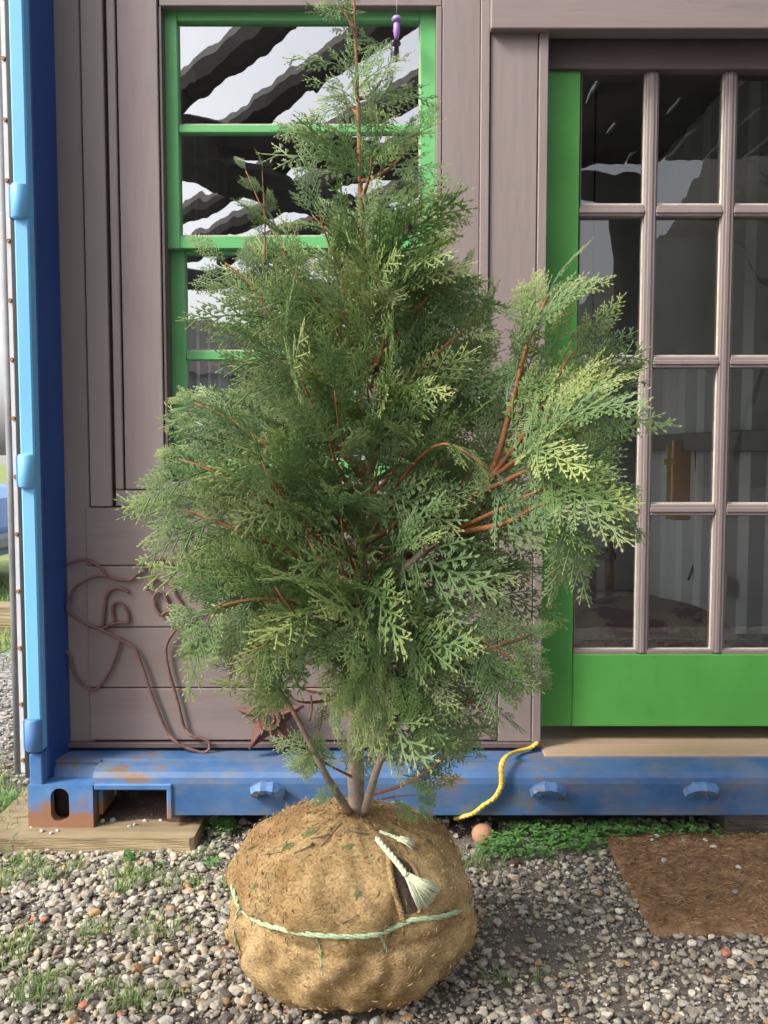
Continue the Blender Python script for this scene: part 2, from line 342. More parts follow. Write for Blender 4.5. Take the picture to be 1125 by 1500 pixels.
# end sill: pressed profile, with the pocket cut near the casting
prof = [(YW+.10, .195), (YW-.068, .193), (YW-.073, .178), (YW-.080, .178), (YW-.085, .190), (YF+.035, .188), (YF+.014, .182), (YF+.003, .170), (YF, .155), (YF, Z(1194, YF)), (YW+.10, Z(1194, YF))]
zc = Z(1152, YF); xa, xb = X(150, 1170, YF), X(247, 1170, YF)
prof_top = prof[:9]+[(YF, zc), (YW+.10, zc)]
ch(prism_x('end_sill', prof, xb, XR-.16, M['blue'])); ch(prism_x('end_sill', prof_top, XC-.002, xb, M['blue']))
ch(prism_x('sill_end', [(YW+.1, .1945), (YW-.068, .1925), (YW-.086, .1895), (YF+.075, .186), (YF+.055, .15), (YW+.1, .15)], XL+.045, XC-.0025, M['blue']))
ch(box('pocket_frame', xb-.004, xb+.010, YF-.006, YF+.11, ZB+.022, zc+.006, M['cast'], None, .003))
ch(box('pocket_frame', XC+.004, xb+.01, YF-.007, YF+.11, zc-.008, zc+.008, M['cast'], None, .003))
ch(box('pocket_frame', XC+.001, XC+.014, YF+.03, YF+.14, ZB+.02, zc+.002, M['cast'], None, .003))
ch(box('pocket_shade', XC, xb+.03, YF+.20, YF+.21, .0, zc, M['rubber'], None, 0))  # black sheet standing in for the shade deep in the pocket
ch(box('underframe', XL+.2, XR-.2, YF+.16, YB, .075, .15, M['rubber'], None, 0))
# lashing lugs welded on the sill
def lug(px):
    x = X(px, 1152, YF); z = Z(1146, YF)
    pts = [(x-.028, YF+.002, z-.026), (x-.032, YF-.020, z-.018), (x-.024, YF-.033, z-.004), (x, YF-.037, z-.001), (x+.022, YF-.034, z-.006), (x+.030, YF-.020, z-.020), (x+.027, YF+.002, z-.034)]
    v, f = tube_data(smooth_path(pts, 2), [0.0155*(1+.12*math.sin(3.1*i+px)) for i in range(13)], 6); o = ch(mesh_obj('lashing_lug', v, f, M['lug']))
for p in (394, 802, 1025, 1270): lug(p)
# corner posts
def post(xo, s):                            # s=+1 left post
    xi = lambda d: xo+s*d
    def bx(n, a, b, y0, y1, z0, z1, m, bev=.003): return ch(box(n, min(xi(a), xi(b)), max(xi(a), xi(b)), y0, y1, z0, z1, m, None, bev))
    z0 = ZB+.112
    bx('post_front', .002, .038, YF, YF+.04, z0+.085, ZT, M['blue_pale'], .004)
    bx('post_foot', .004, .037, YF, YF+.04, z0-.003, z0+.08, M['cast'], .003)
    pr = [(.0, .038), (.034, .036), (.040, .042), (.044, .062), (.049, .095), (.055, .130), (.058, .146), (.058, .165), (.0, .165)]
    v = [(xi(a), YF+b, z) for z in (z0-.02, ZT) for a, b in pr]; n = len(pr)
    f = [(i, (i+1) % n, n+(i+1) % n, n+i) for i in range(n)]+[tuple(range(n)), tuple(range(n, 2*n))]
    ch(mesh_obj('corner_post', v, f, M['blue_dark']))
    for py in (295, 690, 1077):
        zc_ = Z(py, YF); hgt = .042
        pts = [(xi(.017), YF+.004, zc_-hgt), (xi(.017), YF+.004, zc_-hgt+.004), (xi(.017), YF+.004, zc_+hgt-.004), (xi(.017), YF+.004, zc_+hgt)]
        v, f = tube_data(pts, [.017, .0215, .0215, .018], 14); ch(mesh_obj('hinge_barrel', v, f, M['blue_pale'] if py < 1000 else M['cast'], None, True))
        bx('hinge_plate', -.012, .004, YF+.005, YF+.03, zc_-hgt*.9, zc_+hgt*.9, M['cast'], .002)
post(XL, 1); post(XR, -1)
# side, roof, back of the container
def corrug(x, name, m):
    v = []; f = []; y = YF+.17; i = 0
    while y < YB:
        for dy, dx in ((0, 0), (.072, 0), (.14, .036), (.21, .036)):
            v += [(x+dx*(1 if x < 0 else -1), y+dy, .16), (x+dx*(1 if x < 0 else -1), y+dy, ZT-.02)]
        y += .278
    for k in range(len(v)//2-1): f.append((2*k, 2*k+1, 2*k+3, 2*k+2))
    return ch(mesh_obj(name, v, f, m))
corrug(XL+.012, 'side_panel', M['steel_in']); corrug(XR-.012, 'side_panel', M['steel_in'])
ch(box('side_skin', XL+.002, XL+.010, YF+.16, YB, .15, ZT, M['blue'], None, 0)); ch(box('side_skin', XR-.010, XR-.002, YF+.16, YB, .15, ZT, M['blue'], None, 0))
ch(box('roof', XL, XR, YF-.0, YB, ZT, ZT+.06, M['blue'], None, .005)); ch(box('back_end', .95, XR-.01, YB-.03, YB, .1, ZT, M['steel_in'], None, 0)); ch(box('back_end', XL+.01, .95, YB-.03, YB, 1.75, ZT, M['steel_in'], None, 0)); ch(box('back_end', XL+.01, -.7, YB-.03, YB, .1, 1.75, M['steel_in'], None, 0))  # opening added in the unseen back end to let daylight into the interior
ch(box('ceiling_lining', XL+.05, XR-.05, YW+.12, YB-.04, ZT-.05, ZT-.03, M['ceil_in'], None, 0))
ch(box('floor', XL+.02, XR-.02, YW+.03, YB-.03, .15, .199, M['threshold'], None, .002))
ch(box('door_threshold', X(793, 1080, YW), XWR_, YW-.055, YW+.03, .15, .2, M['threshold'], None, .003))
ch(box('wall_rail', XR-.10, XR-.05, 3.0, YB-.1, 1.0, 1.085, M['rail'], None, .004))
# swung-back door leaf: only its gasketed edge faces us
lf = thing('container_door_leaf', 'blue container door leaf folded back with grey gasket and rusty bolts on its edge', 'container door', (XL-.04, YF, .17))
def lp(o): return ch(o, lf)
xe = lambda px: X(px, 600, YF+.03)
zb = Z(1128, YF+.03)
lp(box('door_panel', xe(5.5), xe(34), YF+.035, YF+1.2, zb+.01, ZT-.05, M['blue'], None, .003))
v, f = join_data([tube_data([(xe(13), YF+.03, zb-.006), (xe(13)+.002, YF+.028, .9), (xe(13), YF+.03, ZT-.06)], .0115, 8)]); lp(mesh_obj('gasket_lip', v, f, M['gasket'], None, True))
lp(box('retaining_strip', xe(18.5), xe(25.2), YF+.020, YF+.036, zb-.004, ZT-.06, M['strip'], None, .001))
lp(box('rubber_seal', xe(25.6), xe(35), YF+.012, YF+.05, zb-.016, ZT-.06, M['rubber'], None, .004))
zz = zb+.03
while zz < ZT-.1:
    v, f = tube_data([(xe(22), YF+.021, zz), (xe(22), YF+.014, zz)], [.006, .0045], 8); lp(mesh_obj('bolt', v, f, M['bolt'])); zz += .146
# ------------------------------------------------------------------ timber end wall
tw = thing('timber_wall', 'brown painted timber board wall closing the container end', 'wall', (0, YW, .2))
def wl(o): return ch(o, tw)
XWR = XR-.085
def vb(a, b, y0, y1, dy=0, th=.022, ref=400, m=None, name='board'):     # vertical board between photo columns a..b
    return wl(box(name, X(a, ref, YW+dy), X(b, ref, YW+dy), YW+dy, YW+dy+th, Z(y1, YW+dy), Z(y0, YW+dy), m or M['brown'], None, .0022))
ZTOP = -330
vb(82, 124.2, ZTOP, 1088, .006)
vb(125.2, 157.5, ZTOP, 742, -.004)
vb(163, 175, ZTOP, 717, -.004, .02)
vb(178, 236, ZTOP, 717, -.002)
vb(163, 236, 718.5, 741, -.003, .02)
wl(box('backing', X(88, 400, YW+.03), X(238, 400, YW+.03), YW+.024, YW+.045, Z(1088, YW), Z(ZTOP, YW), M['trim_dark'], None, 0))
for a, b in ((743.5, 828), (829.5, 918), (919.5, 1007), (1008.5, 1084)):
    wl(box('board', X(128, 900, YW), X(729, 900, YW), YW+random.uniform(-.0015, .0015), YW+.024, Z(b, YW), Z(a, YW), M['brown_h'], None, .002))
wl(box('backing', X(240, 900, YW+.03), X(775, 900, YW+.03), YW+.026, YW+.05, Z(1088, YW), Z(700, YW), M['trim_dark'], None, 0))
wl(box('bottom_plate', X(96, 1090, YW), X(790, 1090, YW), YW-.012, YW+.05, Z(1094, YW), Z(1086.5, YW), M['trim_dark'], None, .002))
vb(646.5, 701.5, ZTOP, 742, -.002); vb(702.3, 715.5, ZTOP, 742, -.008, .028); vb(716.5, 785, 30, 742, -.001)
wl(box('board', X(729.8, 1000, YW), X(778.5, 1000, YW), YW-.003, YW+.024, Z(1086, YW), Z(743, YW), M['brown'], None, .002))
vb(785.6, 799, 30, 1088, -.006, .075, 500, name='door_casing')
wl(box('backing', X(640, 400, YW+.03), X(797, 400, YW+.03), YW+.026, YW+.05, Z(741, YW), Z(ZTOP, YW), M['trim_dark'], None, 0))
# header over the door, window apron and head
yh = YW-.03
wl(box('header_board', X(719, 40, yh), XWR, yh, YW+.03, Z(42, yh), Z(-70, yh), M['brown_h'], None, .003))
wl(box('header_board', X(719, 40, yh), XWR, yh+.002, YW+.03, Z(ZTOP, yh), Z(-71.5, yh), M['brown_h'], None, .003))
YD = YW+.062                                # face of the door
wl(box('head_jamb', X(799, 60, YD), XWR, YD-.012, YD+.07, Z(101, YD-.012), Z(20, YD), M['trim_dark'], None, .002))
# wall right of the door (outside the frame)
xdr = X(1216, 500, YD)
wl(box('door_casing', xdr+.002, xdr+.03, YW-.006, YW+.07, Z(1088, YW), Z(43, YW), M['brown'], None, .002))
wl(box('board', xdr+.031, xdr+.14, YW-.002, YW+.022, Z(1088, YW), Z(43, YW), M['brown'], None, .002))
wl(box('board', xdr+.142, XWR, YW-.001, YW+.022, Z(1088, YW), Z(43, YW), M['brown'], None, .002))
# ------------------------------------------------------------------ sash window
wn = thing('sash_window', 'green framed sash window with wavy old glass in brown wall', 'window', (X(440, 400, YW), YW, Z(700, YW)))
def wp(o): return ch(o, wn)
YS = YW+.030; YL = YS+.028                  # upper and lower sash faces
def rect(name, a, b, c, d, y, th, m, root, bev=.002, ref=None):   # photo columns a..b, rows c..d, on plane y
    rr = ref or 300
    return ch(box(name, X(a, rr, y), X(b, rr, y), y, y+th, Z(d, y), Z(c, y), m, None, bev), root)
rect('head_board', 238, 646, ZTOP, 8.5, YW-.001, .05, M['brown_h'], wn)
rect('jamb', 236.6, 240.5, 9, 742, YW+.002, .09, M['trim_dark'], wn, .001); rect('jamb', 638.5, 646, 9, 742, YW-.003, .09, M['brown'], wn, .001)
rect('stop_bead', 240.8, 243.5, 9, 742, YW+.016, .07, M['trim_dark'], wn, .001)
G = M['wgreen']
rect('stile', 244, 263, 10, 364, YS, .03, G, wn); rect('stile', 615, 638, 10, 364, YS, .03, G, wn)
rect('rail', 263.2, 614.8, 10, 30, YS+.001, .03, G, wn); rect('rail', 263.2, 614.8, 346, 364, YS+.001, .03, G, wn)
rect('muntin', 263.2, 614.8, 183, 194, YS+.004, .022, G, wn)
rect('stile', 247, 269, 366, 704, YL, .03, G, wn); rect('stile', 612, 637, 366, 704, YL, .03, G, wn)
rect('rail', 269.2, 611.8, 366, 372, YL+.001, .03, G, wn); rect('rail', 269.2, 611.8, 674, 704, YL+.001, .03, G, wn)
rect('muntin', 269.2, 611.8, 514, 527, YL+.004, .022, G, wn)
for a, b, c, d, y in ((263, 615, 29, 184, YS+.020), (263, 615, 193, 347, YS+.020), (269, 612, 371, 515, YL+.020), (269, 612, 526, 675, YL+.020)):
    p = rect('pane', a, b, c, d, y, .003, M['glass_w'], wn, 0)
    me = p.data; bm = bmesh.new(); bm.from_mesh(me); bmesh.ops.delete(bm, geom=[q for q in bm.faces if abs(q.normal.y) < .5 or q.normal.y > .5], context='FACES'); bm.to_mesh(me); bm.free()
    rect('glazing_bead', a, b, c+1, c+2.4, y-.004, .004, M['putty'], wn, 0); rect('glazing_bead', b-2.2, b-.2, c+1, d-1, y-.005, .004, M['putty'], wn, 0)
    rect('glazing_bead', a, b, d-2.6, d-1, y-.0045, .004, M['putty'], wn, 0)
ch(box('sill', X(239, 710, YW), X(645, 710, YW), YW-.02, YW+.06, Z(726, YW), Z(706, YW), M['brown_h'], None, .004), wn)
ch(box('apron', X(237, 710, YW), X(646, 710, YW), YW-.002, YW+.03, Z(742, YW), Z(727, YW), M['brown_h'], None, .002), wn)
# ------------------------------------------------------------------ glazed door
dr = thing('glazed_door', 'green door with brown glazing bars and twelve glass panes', 'door', (X(1005, 500, YD), YD, Z(1065, YD)))
GD = M['green']; BR = M['brown']
rect('stile', 797.5, 845, 98, 1064, YD, .04, GD, dr, .002, 520); rect('stile', 1170, 1215, 98, 1064, YD, .04, GD, dr, .002, 520)
rect('bottom_rail', 845.4, 1169.6, 958.5, 1064, YD+.0015, .04, GD, dr, .002, 520); rect('top_rail', 845.4, 1169.6, 60, 103, YD+.0015, .04, GD, dr, .002, 520)
cols = [(847, 940), (957.5, 1053), (1070.5, 1167)]; rows = [(106, 300), (317.5, 522), (539.5, 738), (756, 952)]
YM = YD+.004
for a, b in ((940.5, 957), (1053.5, 1070)):
    rect('muntin', a, b, 103.5, 958, YM, .032, BR, dr, .003, 520); rect('muntin_ridge', a+5.2, b-5.2, 103.5, 957, YM-.004, .01, BR, dr, .0015, 520)
for c, d in ((300.5, 317), (522.5, 539), (738.5, 755.5)):
    for a, b in ((845.5, 940.2), (957.3, 1053.2), (1070.3, 1169.5)):
        rect('muntin', a, b, c, d, YM+.001, .03, BR, dr, .003, 520); rect('muntin_ridge', a, b, c+5.2, d-5.2, YM-.003, .01, BR, dr, .0015, 520)
for a, b in cols:
    rect('glazing_bar', a-1, b+1, 952.5, 958.2, YM-.001, .03, BR, dr, .001, 520)
    for c, d in rows:
        p = rect('pane', a-1.5, b+1.5, c-1.5, d+1.5, YM+.024, .003, M['glass_d'], dr, 0, 520)
        me = p.data; bm = bmesh.new(); bm.from_mesh(me); bmesh.ops.delete(bm, geom=[q for q in bm.faces if q.normal.y > -.5], context='FACES'); bm.to_mesh(me); bm.free()
        rect('glazing_bead', b-2.4, b+.4, c, d, YM+.012, .012, M['putty'], dr, 0, 520); rect('glazing_bead', a, b-2.6, d-2, d+.3, YM+.013, .011, M['putty'], dr, 0, 520)
        rect('glazing_bead', a-.8, a+.6, c, d, YM+.014, .01, BR, dr, 0, 520)
v, f = tube_data([P(912, 516, YM-.002), P(912, 516, YM-.012), P(912, 516, YM-.018)], [.004, .0075, .003], 10); ch(mesh_obj('knob', v, f, M['bulb'], None, True), dr)
# ------------------------------------------------------------------ things inside the container
def chroot(o, r): return ch(o, r)
bn = thing('bench', 'low wooden bench inside behind the glass door', 'bench', (1.0, 2.95, .2))
ch(box('seat', .55, 1.42, 2.68, 3.2, .335, .365, M['rail'], None, .004), bn)
for x in (.6, 1.37):
    for y in (2.72, 3.16): ch(box('leg', x-.025, x+.025, y-.025, y+.025, .198, .335, M['rail'], None, .003), bn)
def pillow(cx, cy, cz, sx, sy, h, m):
    v = []; n = 22
    for s in (1, -1):
        for i in range(n+1):
            for j in range(n+1):
                a = i/n*2-1; b = j/n*2-1
                e = max(0, (1-a**4)*(1-b**4))**.55; pinch = 1-.10*(1-a*a)*b*b-.10*(1-b*b)*a*a
                v.append((cx+a*sx*pinch, cy+b*sy*pinch, cz+s*h*e*(1+.12*math.sin(5*a+3*b))))
    f = []; N = (n+1)**2
    for s in range(2):
        for i in range(n):
            for j in range(n):
                q = [s*N+i*(n+1)+j, s*N+(i+1)*(n+1)+j, s*N+(i+1)*(n+1)+j+1, s*N+i*(n+1)+j+1]; f.append(q if s == 0 else q[::-1])
    edge = [v[i*(n+1)] for i in range(n+1)]+[v[n*(n+1)+j] for j in range(n+1)]+[v[i*(n+1)+n] for i in range(n, -1, -1)]+[v[j] for j in range(n, -1, -1)]
    return v, f, edge
v, f, e = pillow(.80, 2.90, .445, .27, .19, .082, None)
pl = tag(mesh_obj('cushion', v, f, M['cushion'], None, True), 'maroon and olive floral cushion lying on bench behind the door glass', 'cushion')
ev, ef = tube_data(e[::2], .004, 5); mesh_obj('piping', ev, ef, M['piping'], pl, True)
dw = XR-.13
ob = thing('orange_tool', 'orange flat tool hanging from the dark rail inside the container', 'tool', (1.42, 4.45, .72))
def quadbox(name, a, b, c, d, y, th, m, root): return rect(name, a, b, c, d, y, th, m, root, .003, (c+d)/2)
quadbox('blade', 986, 1012, 645, 738, 4.45, .03, M['orange'], ob); quadbox('hanger', 996, 1002, 636, 646, 4.46, .01, M['plastic_dark'], ob)
quadbox('foot', 984, 1012, 756, 762, 4.45, .03, M['orange'], ob); quadbox('web', 990, 1008, 738, 757, 4.455, .02, M['orange'], ob)
yc = thing('bar_clamp', 'yellow bar clamp hanging beside the orange tool', 'clamp', (1.36, 4.40, .7))
quadbox('bar', 976.5, 983, 652, 752, 4.40, .012, M['yellow'], yc); quadbox('jaw', 973, 988, 672, 681, 4.392, .03, M['yellow'], yc); quadbox('jaw', 975, 988, 752, 761, 4.392, .03, M['yellow'], yc)
v, f = tube_data(smooth_path([P(1018, 640, 4.5), P(1020, 700, 4.5), P(1020, 780, 4.5), P(1018, 820, 4.5), P(1008, 850, 4.5)], 5), .006, 6)
tag(mesh_obj('cable', v, f, M['plastic_dark'], None, True), 'thin black cable hanging against the pale corrugated wall inside', 'cable')
pp = thing('paper_note', 'small white paper note stuck on the corrugated wall inside', 'paper', (XR-.05, 3.95, .5))
ch(box('sheet', XR-.052, XR-.049, 3.95, 4.05, .38, .47, M['paper'], None, 0), pp)
bm = bmesh.new(); bmesh.ops.create_uvsphere(bm, u_segments=24, v_segments=14, radius=.065)
lg = thing('hanging_globe', 'dark polished steel globe hanging behind the door glass', 'lamp', P(866, 590, 2.95))
g = bm_obj('globe', bm, M['globe'], lg, True)
v, f = tube_data([(0, 0, .06), (0, 0, ZT-.05-lg.location.z)], .003, 5); mesh_obj('suspension', v, f, M['plastic_dark'], lg)
sh = thing('grey_sheet', 'grey plastic sheet hanging inside behind the middle door panes', 'sheet', P(1005, 530, 2.66))
ch(box('sheet', X(944, 420, 2.66), X(1062, 420, 2.66), 2.66, 2.664, Z(527, 2.66), Z(310, 2.66), M['grey_sheet'], None, 0), sh)
for px in (950, 1056): ch(box('strap', X(px-2, 300, 2.662), X(px+2, 300, 2.662), 2.661, 2.663, Z(312, 2.66), ZT-.05, M['plastic_dark'], None, 0), sh)
ar = thing('wooden_chair', 'small pale wooden chair inside next to the cushion', 'chair', (.62, 3.35, .199))
for px in (.56, .80):
    for y in (3.26, 3.52): ch(box('leg', px-.014, px+.014, y-.014, y+.014, .199, .93 if y < 3.4 else .62, M['timber'], None, .003), ar)
ch(box('seat', .54, .82, 3.24, 3.54, .62, .645, M['timber'], None, .004), ar); ch(box('backrest', .56, .80, 3.25, 3.27, .80, .90, M['timber'], None, .004), ar)

# ------------------------------------------------------------------ elephant of bent rod
el = thing('rod_elephant', 'rusty bent rod sculpture of an elephant head leaning on brown boards', 'sculpture', P(150, 1095, YW-.02))
def rod(name, pts, dy=0.0, r=.0042):
    q = []
    for i, (a, b) in enumerate(pts):
        q.append(P(80+a*.2222, 800+b*.2222, YW-.0085-dy-(.012 if b > 1240 else 0)))
    v, f = tube_data(smooth_path(q, 5), r, 7); ch(mesh_obj(name, v, f, M['rebar'], None, True), el)
rod('ear_rod', [(75, 128), (140, 98), (205, 90), (260, 112), (310, 150), (345, 195), (400, 215), (490, 225), (540, 190), (600, 140), (660, 95), (715, 85), (780, 98), (870, 125), (930, 170), (975, 240), (1000, 330), (965, 430), (900, 490), (845, 480)])
rod('trunk_rod', [(345, 197), (270, 198), (190, 230), (125, 285), (97, 350), (88, 410), (120, 460), (210, 515), (300, 548), (420, 610), (510, 660), (545, 710), (590, 830), (625, 940), (680, 1080), (740, 1220), (790, 1280), (850, 1320), (930, 1350), (985, 1360), (1020, 1335), (1015, 1290), (970, 1268), (900, 1248), (860, 1205), (840, 1150), (815, 1040), (780, 920), (745, 790), (733, 690), (745, 630), (790, 560), (850, 470), (880, 420)], .004)
rod('tusk_rod', [(75, 690), (105, 740), (120, 820), (160, 890), (215, 940), (265, 945), (310, 905), (370, 810), (405, 720), (430, 635)], .0, .0036)
rod('brow_rod', [(315, 530), (325, 440), (335, 350), (365, 295), (410, 275), (455, 285), (492, 308)]); rod('eye_rod', [(395, 500), (383, 440), (385, 390), (415, 372), (450, 390), (482, 440), (488, 508)]); rod('cheek_rod', [(488, 506), (400, 508), (300, 548)])
rod('brow_rod', [(612, 292), (625, 250), (665, 218), (720, 222), (765, 260), (810, 340), (845, 400), (900, 510), (950, 590)]); rod('eye_rod', [(700, 460), (668, 410), (655, 350), (670, 310), (700, 303), (730, 330), (760, 415)]); rod('cheek_rod', [(700, 458), (760, 425), (860, 415)])
# ------------------------------------------------------------------ cast iron star
st = thing('iron_star', 'rusty cast iron five pointed anchor star leaning at the wall foot', 'star', P(395, 1098, YW-.05))
def star():
    cen = P(396, 1052, YW-.045); R = .098; r = .043; a0 = math.radians(92)
    tilt = Matrix.Rotation(math.radians(-10), 3, 'X')
    def pt(rad, a, d): return cen+tilt@Vector((rad*math.cos(a), -d, rad*math.sin(a)))
    v = [pt(0, 0, .020)]; f = []
    for i in range(10): v.append(pt(R if i % 2 == 0 else r, a0+i*math.pi/5, .004))
    for i in range(10): v.append(pt(R*.99 if i % 2 == 0 else r, a0+i*math.pi/5, -.006))
    for i in range(10):
        j = (i+1) % 10; f += [(0, 1+i, 1+j), (1+i, 11+i, 11+j, 1+j)]
    f.append(tuple(range(20, 10, -1)))
    ch(mesh_obj('star_plate', v, f, M['rust']), st)
    for i in range(5):
        a = a0+i*2*math.pi/5
        vv, ff = tube_data([pt(.02, a, .020), pt(.06, a, .015), pt(R*.97, a, .006)], [.006, .005, .004], 6); ch(mesh_obj('rib', vv, ff, M['rust'], None, True), st)
    for rad, d0, w in ((.0275, .026, .0045), (.014, .030, .0040)):
        pts = [pt(rad, 2*math.pi*k/20, d0) for k in range(21)]
        vv, ff = tube_data(pts, w, 7); ch(mesh_obj('hub_ring', vv, ff, M['rust'], None, True), st)
    vv, ff = tube_data([pt(0, 0, .012), pt(0, 0, .0295)], .0245, 16); ch(mesh_obj('hub', vv, ff, M['rust']), st)
    vv, ff = tube_data([pt(0, 0, .029), pt(0, 0, .0305)], .0105, 14); ch(mesh_obj('bore', vv, ff, M['rubber']), st)
star()
# ------------------------------------------------------------------ yellow rope over the sill
pts = [P(787, 1088, YW-.012), P(776, 1096, YW-.02), P(757, 1101, YW-.05), P(742, 1108, YF+.03), P(735, 1120, YF-.004), P(735, 1140, YF-.012), P(734, 1152, YF-.012), P(725, 1168, YF-.012), P(708, 1180, YF-.012), P(694, 1191, YF-.013), P(680, 1196, YF-.006), P(668, 1199, YF+.05)]
sp = smooth_path(pts, 12); L = len(sp)
parts = []
for s in range(3):
    q = []
    for i, p in enumerate(sp):
        a = i*.42+s*2*math.pi/3; q.append(p+Vector((math.cos(a)*.0032, math.sin(a)*.0032, math.cos(a)*.001)))
    parts.append(tube_data(q, .0046, 6))
v, f = join_data(parts); tag(mesh_obj('rope', v, f, M['cord'], None, True), 'yellow twisted rope hanging over the blue container sill', 'rope')
# ------------------------------------------------------------------ purple ornament hanging before the window
po = thing('hanging_ornament', 'small purple glass ornament hanging on a line before the sash window', 'ornament', P(581, 40, YW-.02))
def lathe(name, cen, prof, m, root, n=14):
    v = []; f = []
    for r, z in prof:
        for k in range(n): a = 2*math.pi*k/n; v.append(cen+Vector((r*math.cos(a), r*math.sin(a), z)))
    for i in range(len(prof)-1):
        for k in range(n): f.append((i*n+k, i*n+(k+1) % n, (i+1)*n+(k+1) % n, (i+1)*n+k))
    f.append(tuple(range(n))[::-1]); f.append(tuple((len(prof)-1)*n+k for k in range(n)))
    o = mesh_obj(name, v, f, m, None, True); return ch(o, root)
c0 = P(581, 28, YW-.02)
lathe('cap', c0, [(.004, -.008), (.012, -.006), (.013, 0), (.010, .006), (.003, .009)], M['purple'], po); lathe('drop', c0, [(.002, -.050), (.006, -.046), (.009, -.030), (.008, -.012), (.005, -.007)], M['purple'], po)
for d in (-.003, .003):
    v, f = tube_data([c0+Vector((0, 0, .008)), c0+Vector((d*1.3, 0, .45))], .0007, 4); ch(mesh_obj('hanging_line', v, f, M['line']), po)
# ------------------------------------------------------------------ timber plank under the casting, old sleeper, clay ball, mat
def rough_block(name, x0, x1, y0, y1, z0, z1, m, skew=0, amp=.003, parent=None):
    bm = bmesh.new(); bmesh.ops.create_grid(bm, x_segments=1, y_segments=1, size=.5); bm.free()
    bm = bmesh.new(); bmesh.ops.create_cube(bm, size=1)
    bmesh.ops.bevel(bm, geom=bm.edges[:], offset=.02, segments=1, affect='EDGES')
    bmesh.ops.subdivide_edges(bm, edges=[e for e in bm.edges if e.calc_length() > .5], cuts=14, use_grid_fill=True)
    for v in bm.verts:
        a, b, c = v.co+Vector((.5, .5, .5))
        x = x0+(x1-x0)*a; y = y0+(y1-y0)*b; z = z0+(z1-z0)*c
        k = amp*(math.sin(x*31+c*9)+.7*math.sin(x*73+b*21+2*c)+.5*math.sin(x*140+c*40))
        v.co = Vector((x+skew*(b-.5)+k*.5, y+k, z+k*.6))
    return bm_obj(name, bm, m, parent)
pk = PG(0, 1252); pr_ = PG(281, 1250)
tag(rough_block('timber_block', -1.02, P(286, 1235, 2.262).x, 2.245, 2.62, -.01, ZB+.001, M['timber'], amp=.0012), 'weathered timber plank under the blue container corner casting', 'plank')
tag(rough_block('old_sleeper', P(1062, 1200, 2.33).x, 1.4, 2.325, 2.5, -.01, .072, M['old_timber'], amp=.004), 'dark old timber block under the container sill behind the doormat', 'timber')
bm = bmesh.new(); bmesh.ops.create_icosphere(bm, subdivisions=3, radius=.0285)
for v in bm.verts: v.co *= 1+.03*math.sin(v.co.x*90)*math.cos(v.co.z*70); v.co.z *= .97
cb = tag(bm_obj('clay_ball', bm, M['clay'], None, True), 'round terracotta ball lying by the clover under the sill', 'ball'); cb.location = PG(707, 1238)+Vector((0, .005, .026))
n = 24; v = []; f = []
for i in range(n+1):
    for j in range(n+1):
        a, b = i/n, j/n; v.append((XC+.005+a*(xb-XC+.05), YF+.02+b*.19, ZB-.004+.045*b**.8*(.7+.3*math.sin(a*7+1)*math.cos(b*5))+random.uniform(0, .006)*b))
for i in range(n):
    for j in range(n): f.append((i*(n+1)+j, (i+1)*(n+1)+j, (i+1)*(n+1)+j+1, i*(n+1)+j+1))
struct(mesh_obj('soil_heap', v, f, M['soil'], None, True))
# coir mat with fibre tufts
A, B = PG(884, 1231), PG(957, 1374); ex = Vector((1, .012, 0)).normalized()
mt = thing('doormat', 'brown coir fibre doormat lying on the gravel before the door', 'doormat', (A+B)/2+ex*.35)
def mat_pt(a, b, z): return A.lerp(B, b)+ex*(a*.75)+Vector((0, 0, z))
n = 60; nb = 40; v = []; f = []
for i in range(n+1):
    for j in range(nb+1):
        a, b = i/n, j/nb; edge = min(a*.75, (1-a)*.75, b*.47, (1-b)*.47)
        z = .010+.010*min(1, edge/.012)+.002*math.sin(a*40+b*9)*math.cos(b*33)+random.uniform(0, .0015)
        v.append(mat_pt(a+(.004*math.sin(b*37) if i in (0, n) else 0), b+(.006*math.sin(a*55) if j in (0, nb) else 0), z))
for i in range(n):
    for j in range(nb): f.append((i*(nb+1)+j, i*(nb+1)+j+1, (i+1)*(nb+1)+j+1, (i+1)*(nb+1)+j))
base = len(v)
rim = [i*(nb+1) for i in range(n+1)]+[n*(nb+1)+j for j in range(1, nb+1)]+[i*(nb+1)+nb for i in range(n-1, -1, -1)]+[j for j in range(nb-1, 0, -1)]
for k in rim: v.append((v[k][0], v[k][1], .001))
for k in range(len(rim)): f.append((rim[k], rim[(k+1) % len(rim)], base+(k+1) % len(rim), base+k))
ch(mesh_obj('pile', v, f, M['coir'], None, True), mt)
N = 9000; a = rng.random(N); b = rng.random(N); th = rng.random(N)*6.28; ln = rng.uniform(.006, .028, N); el_ = rng.uniform(-.05, .45, N)
p0 = np.array([mat_pt(x, y, .0205) for x, y in zip(a, b)]); d = np.stack([np.cos(th)*np.cos(el_), np.sin(th)*np.cos(el_), np.sin(el_)], 1)*ln[:, None]
sd = np.stack([-np.sin(th), np.cos(th), np.zeros(N)], 1)*.0006
vv = np.stack([p0-sd, p0+sd, p0+d*.6+np.array([0, 0, .002])+sd*.7, p0+d], 1).reshape(-1, 3); q = np.arange(N)[:, None]*4+np.array([0, 1, 2, 3])
cc = np.repeat(np.where(rng.random(N)[:, None] < .45, np.array([[.36, .22, .11, 1]]), np.array([[.19, .10, .05, 1]]))*rng.uniform(.7, 1.3, (N, 1)), 4, 0)
o = np_obj('coir_fibre', vv, q, M['stone'], None, False, {'col': ('FLOAT_COLOR', cc)}); ch(o, mt); o['kind'] = 'stuff'

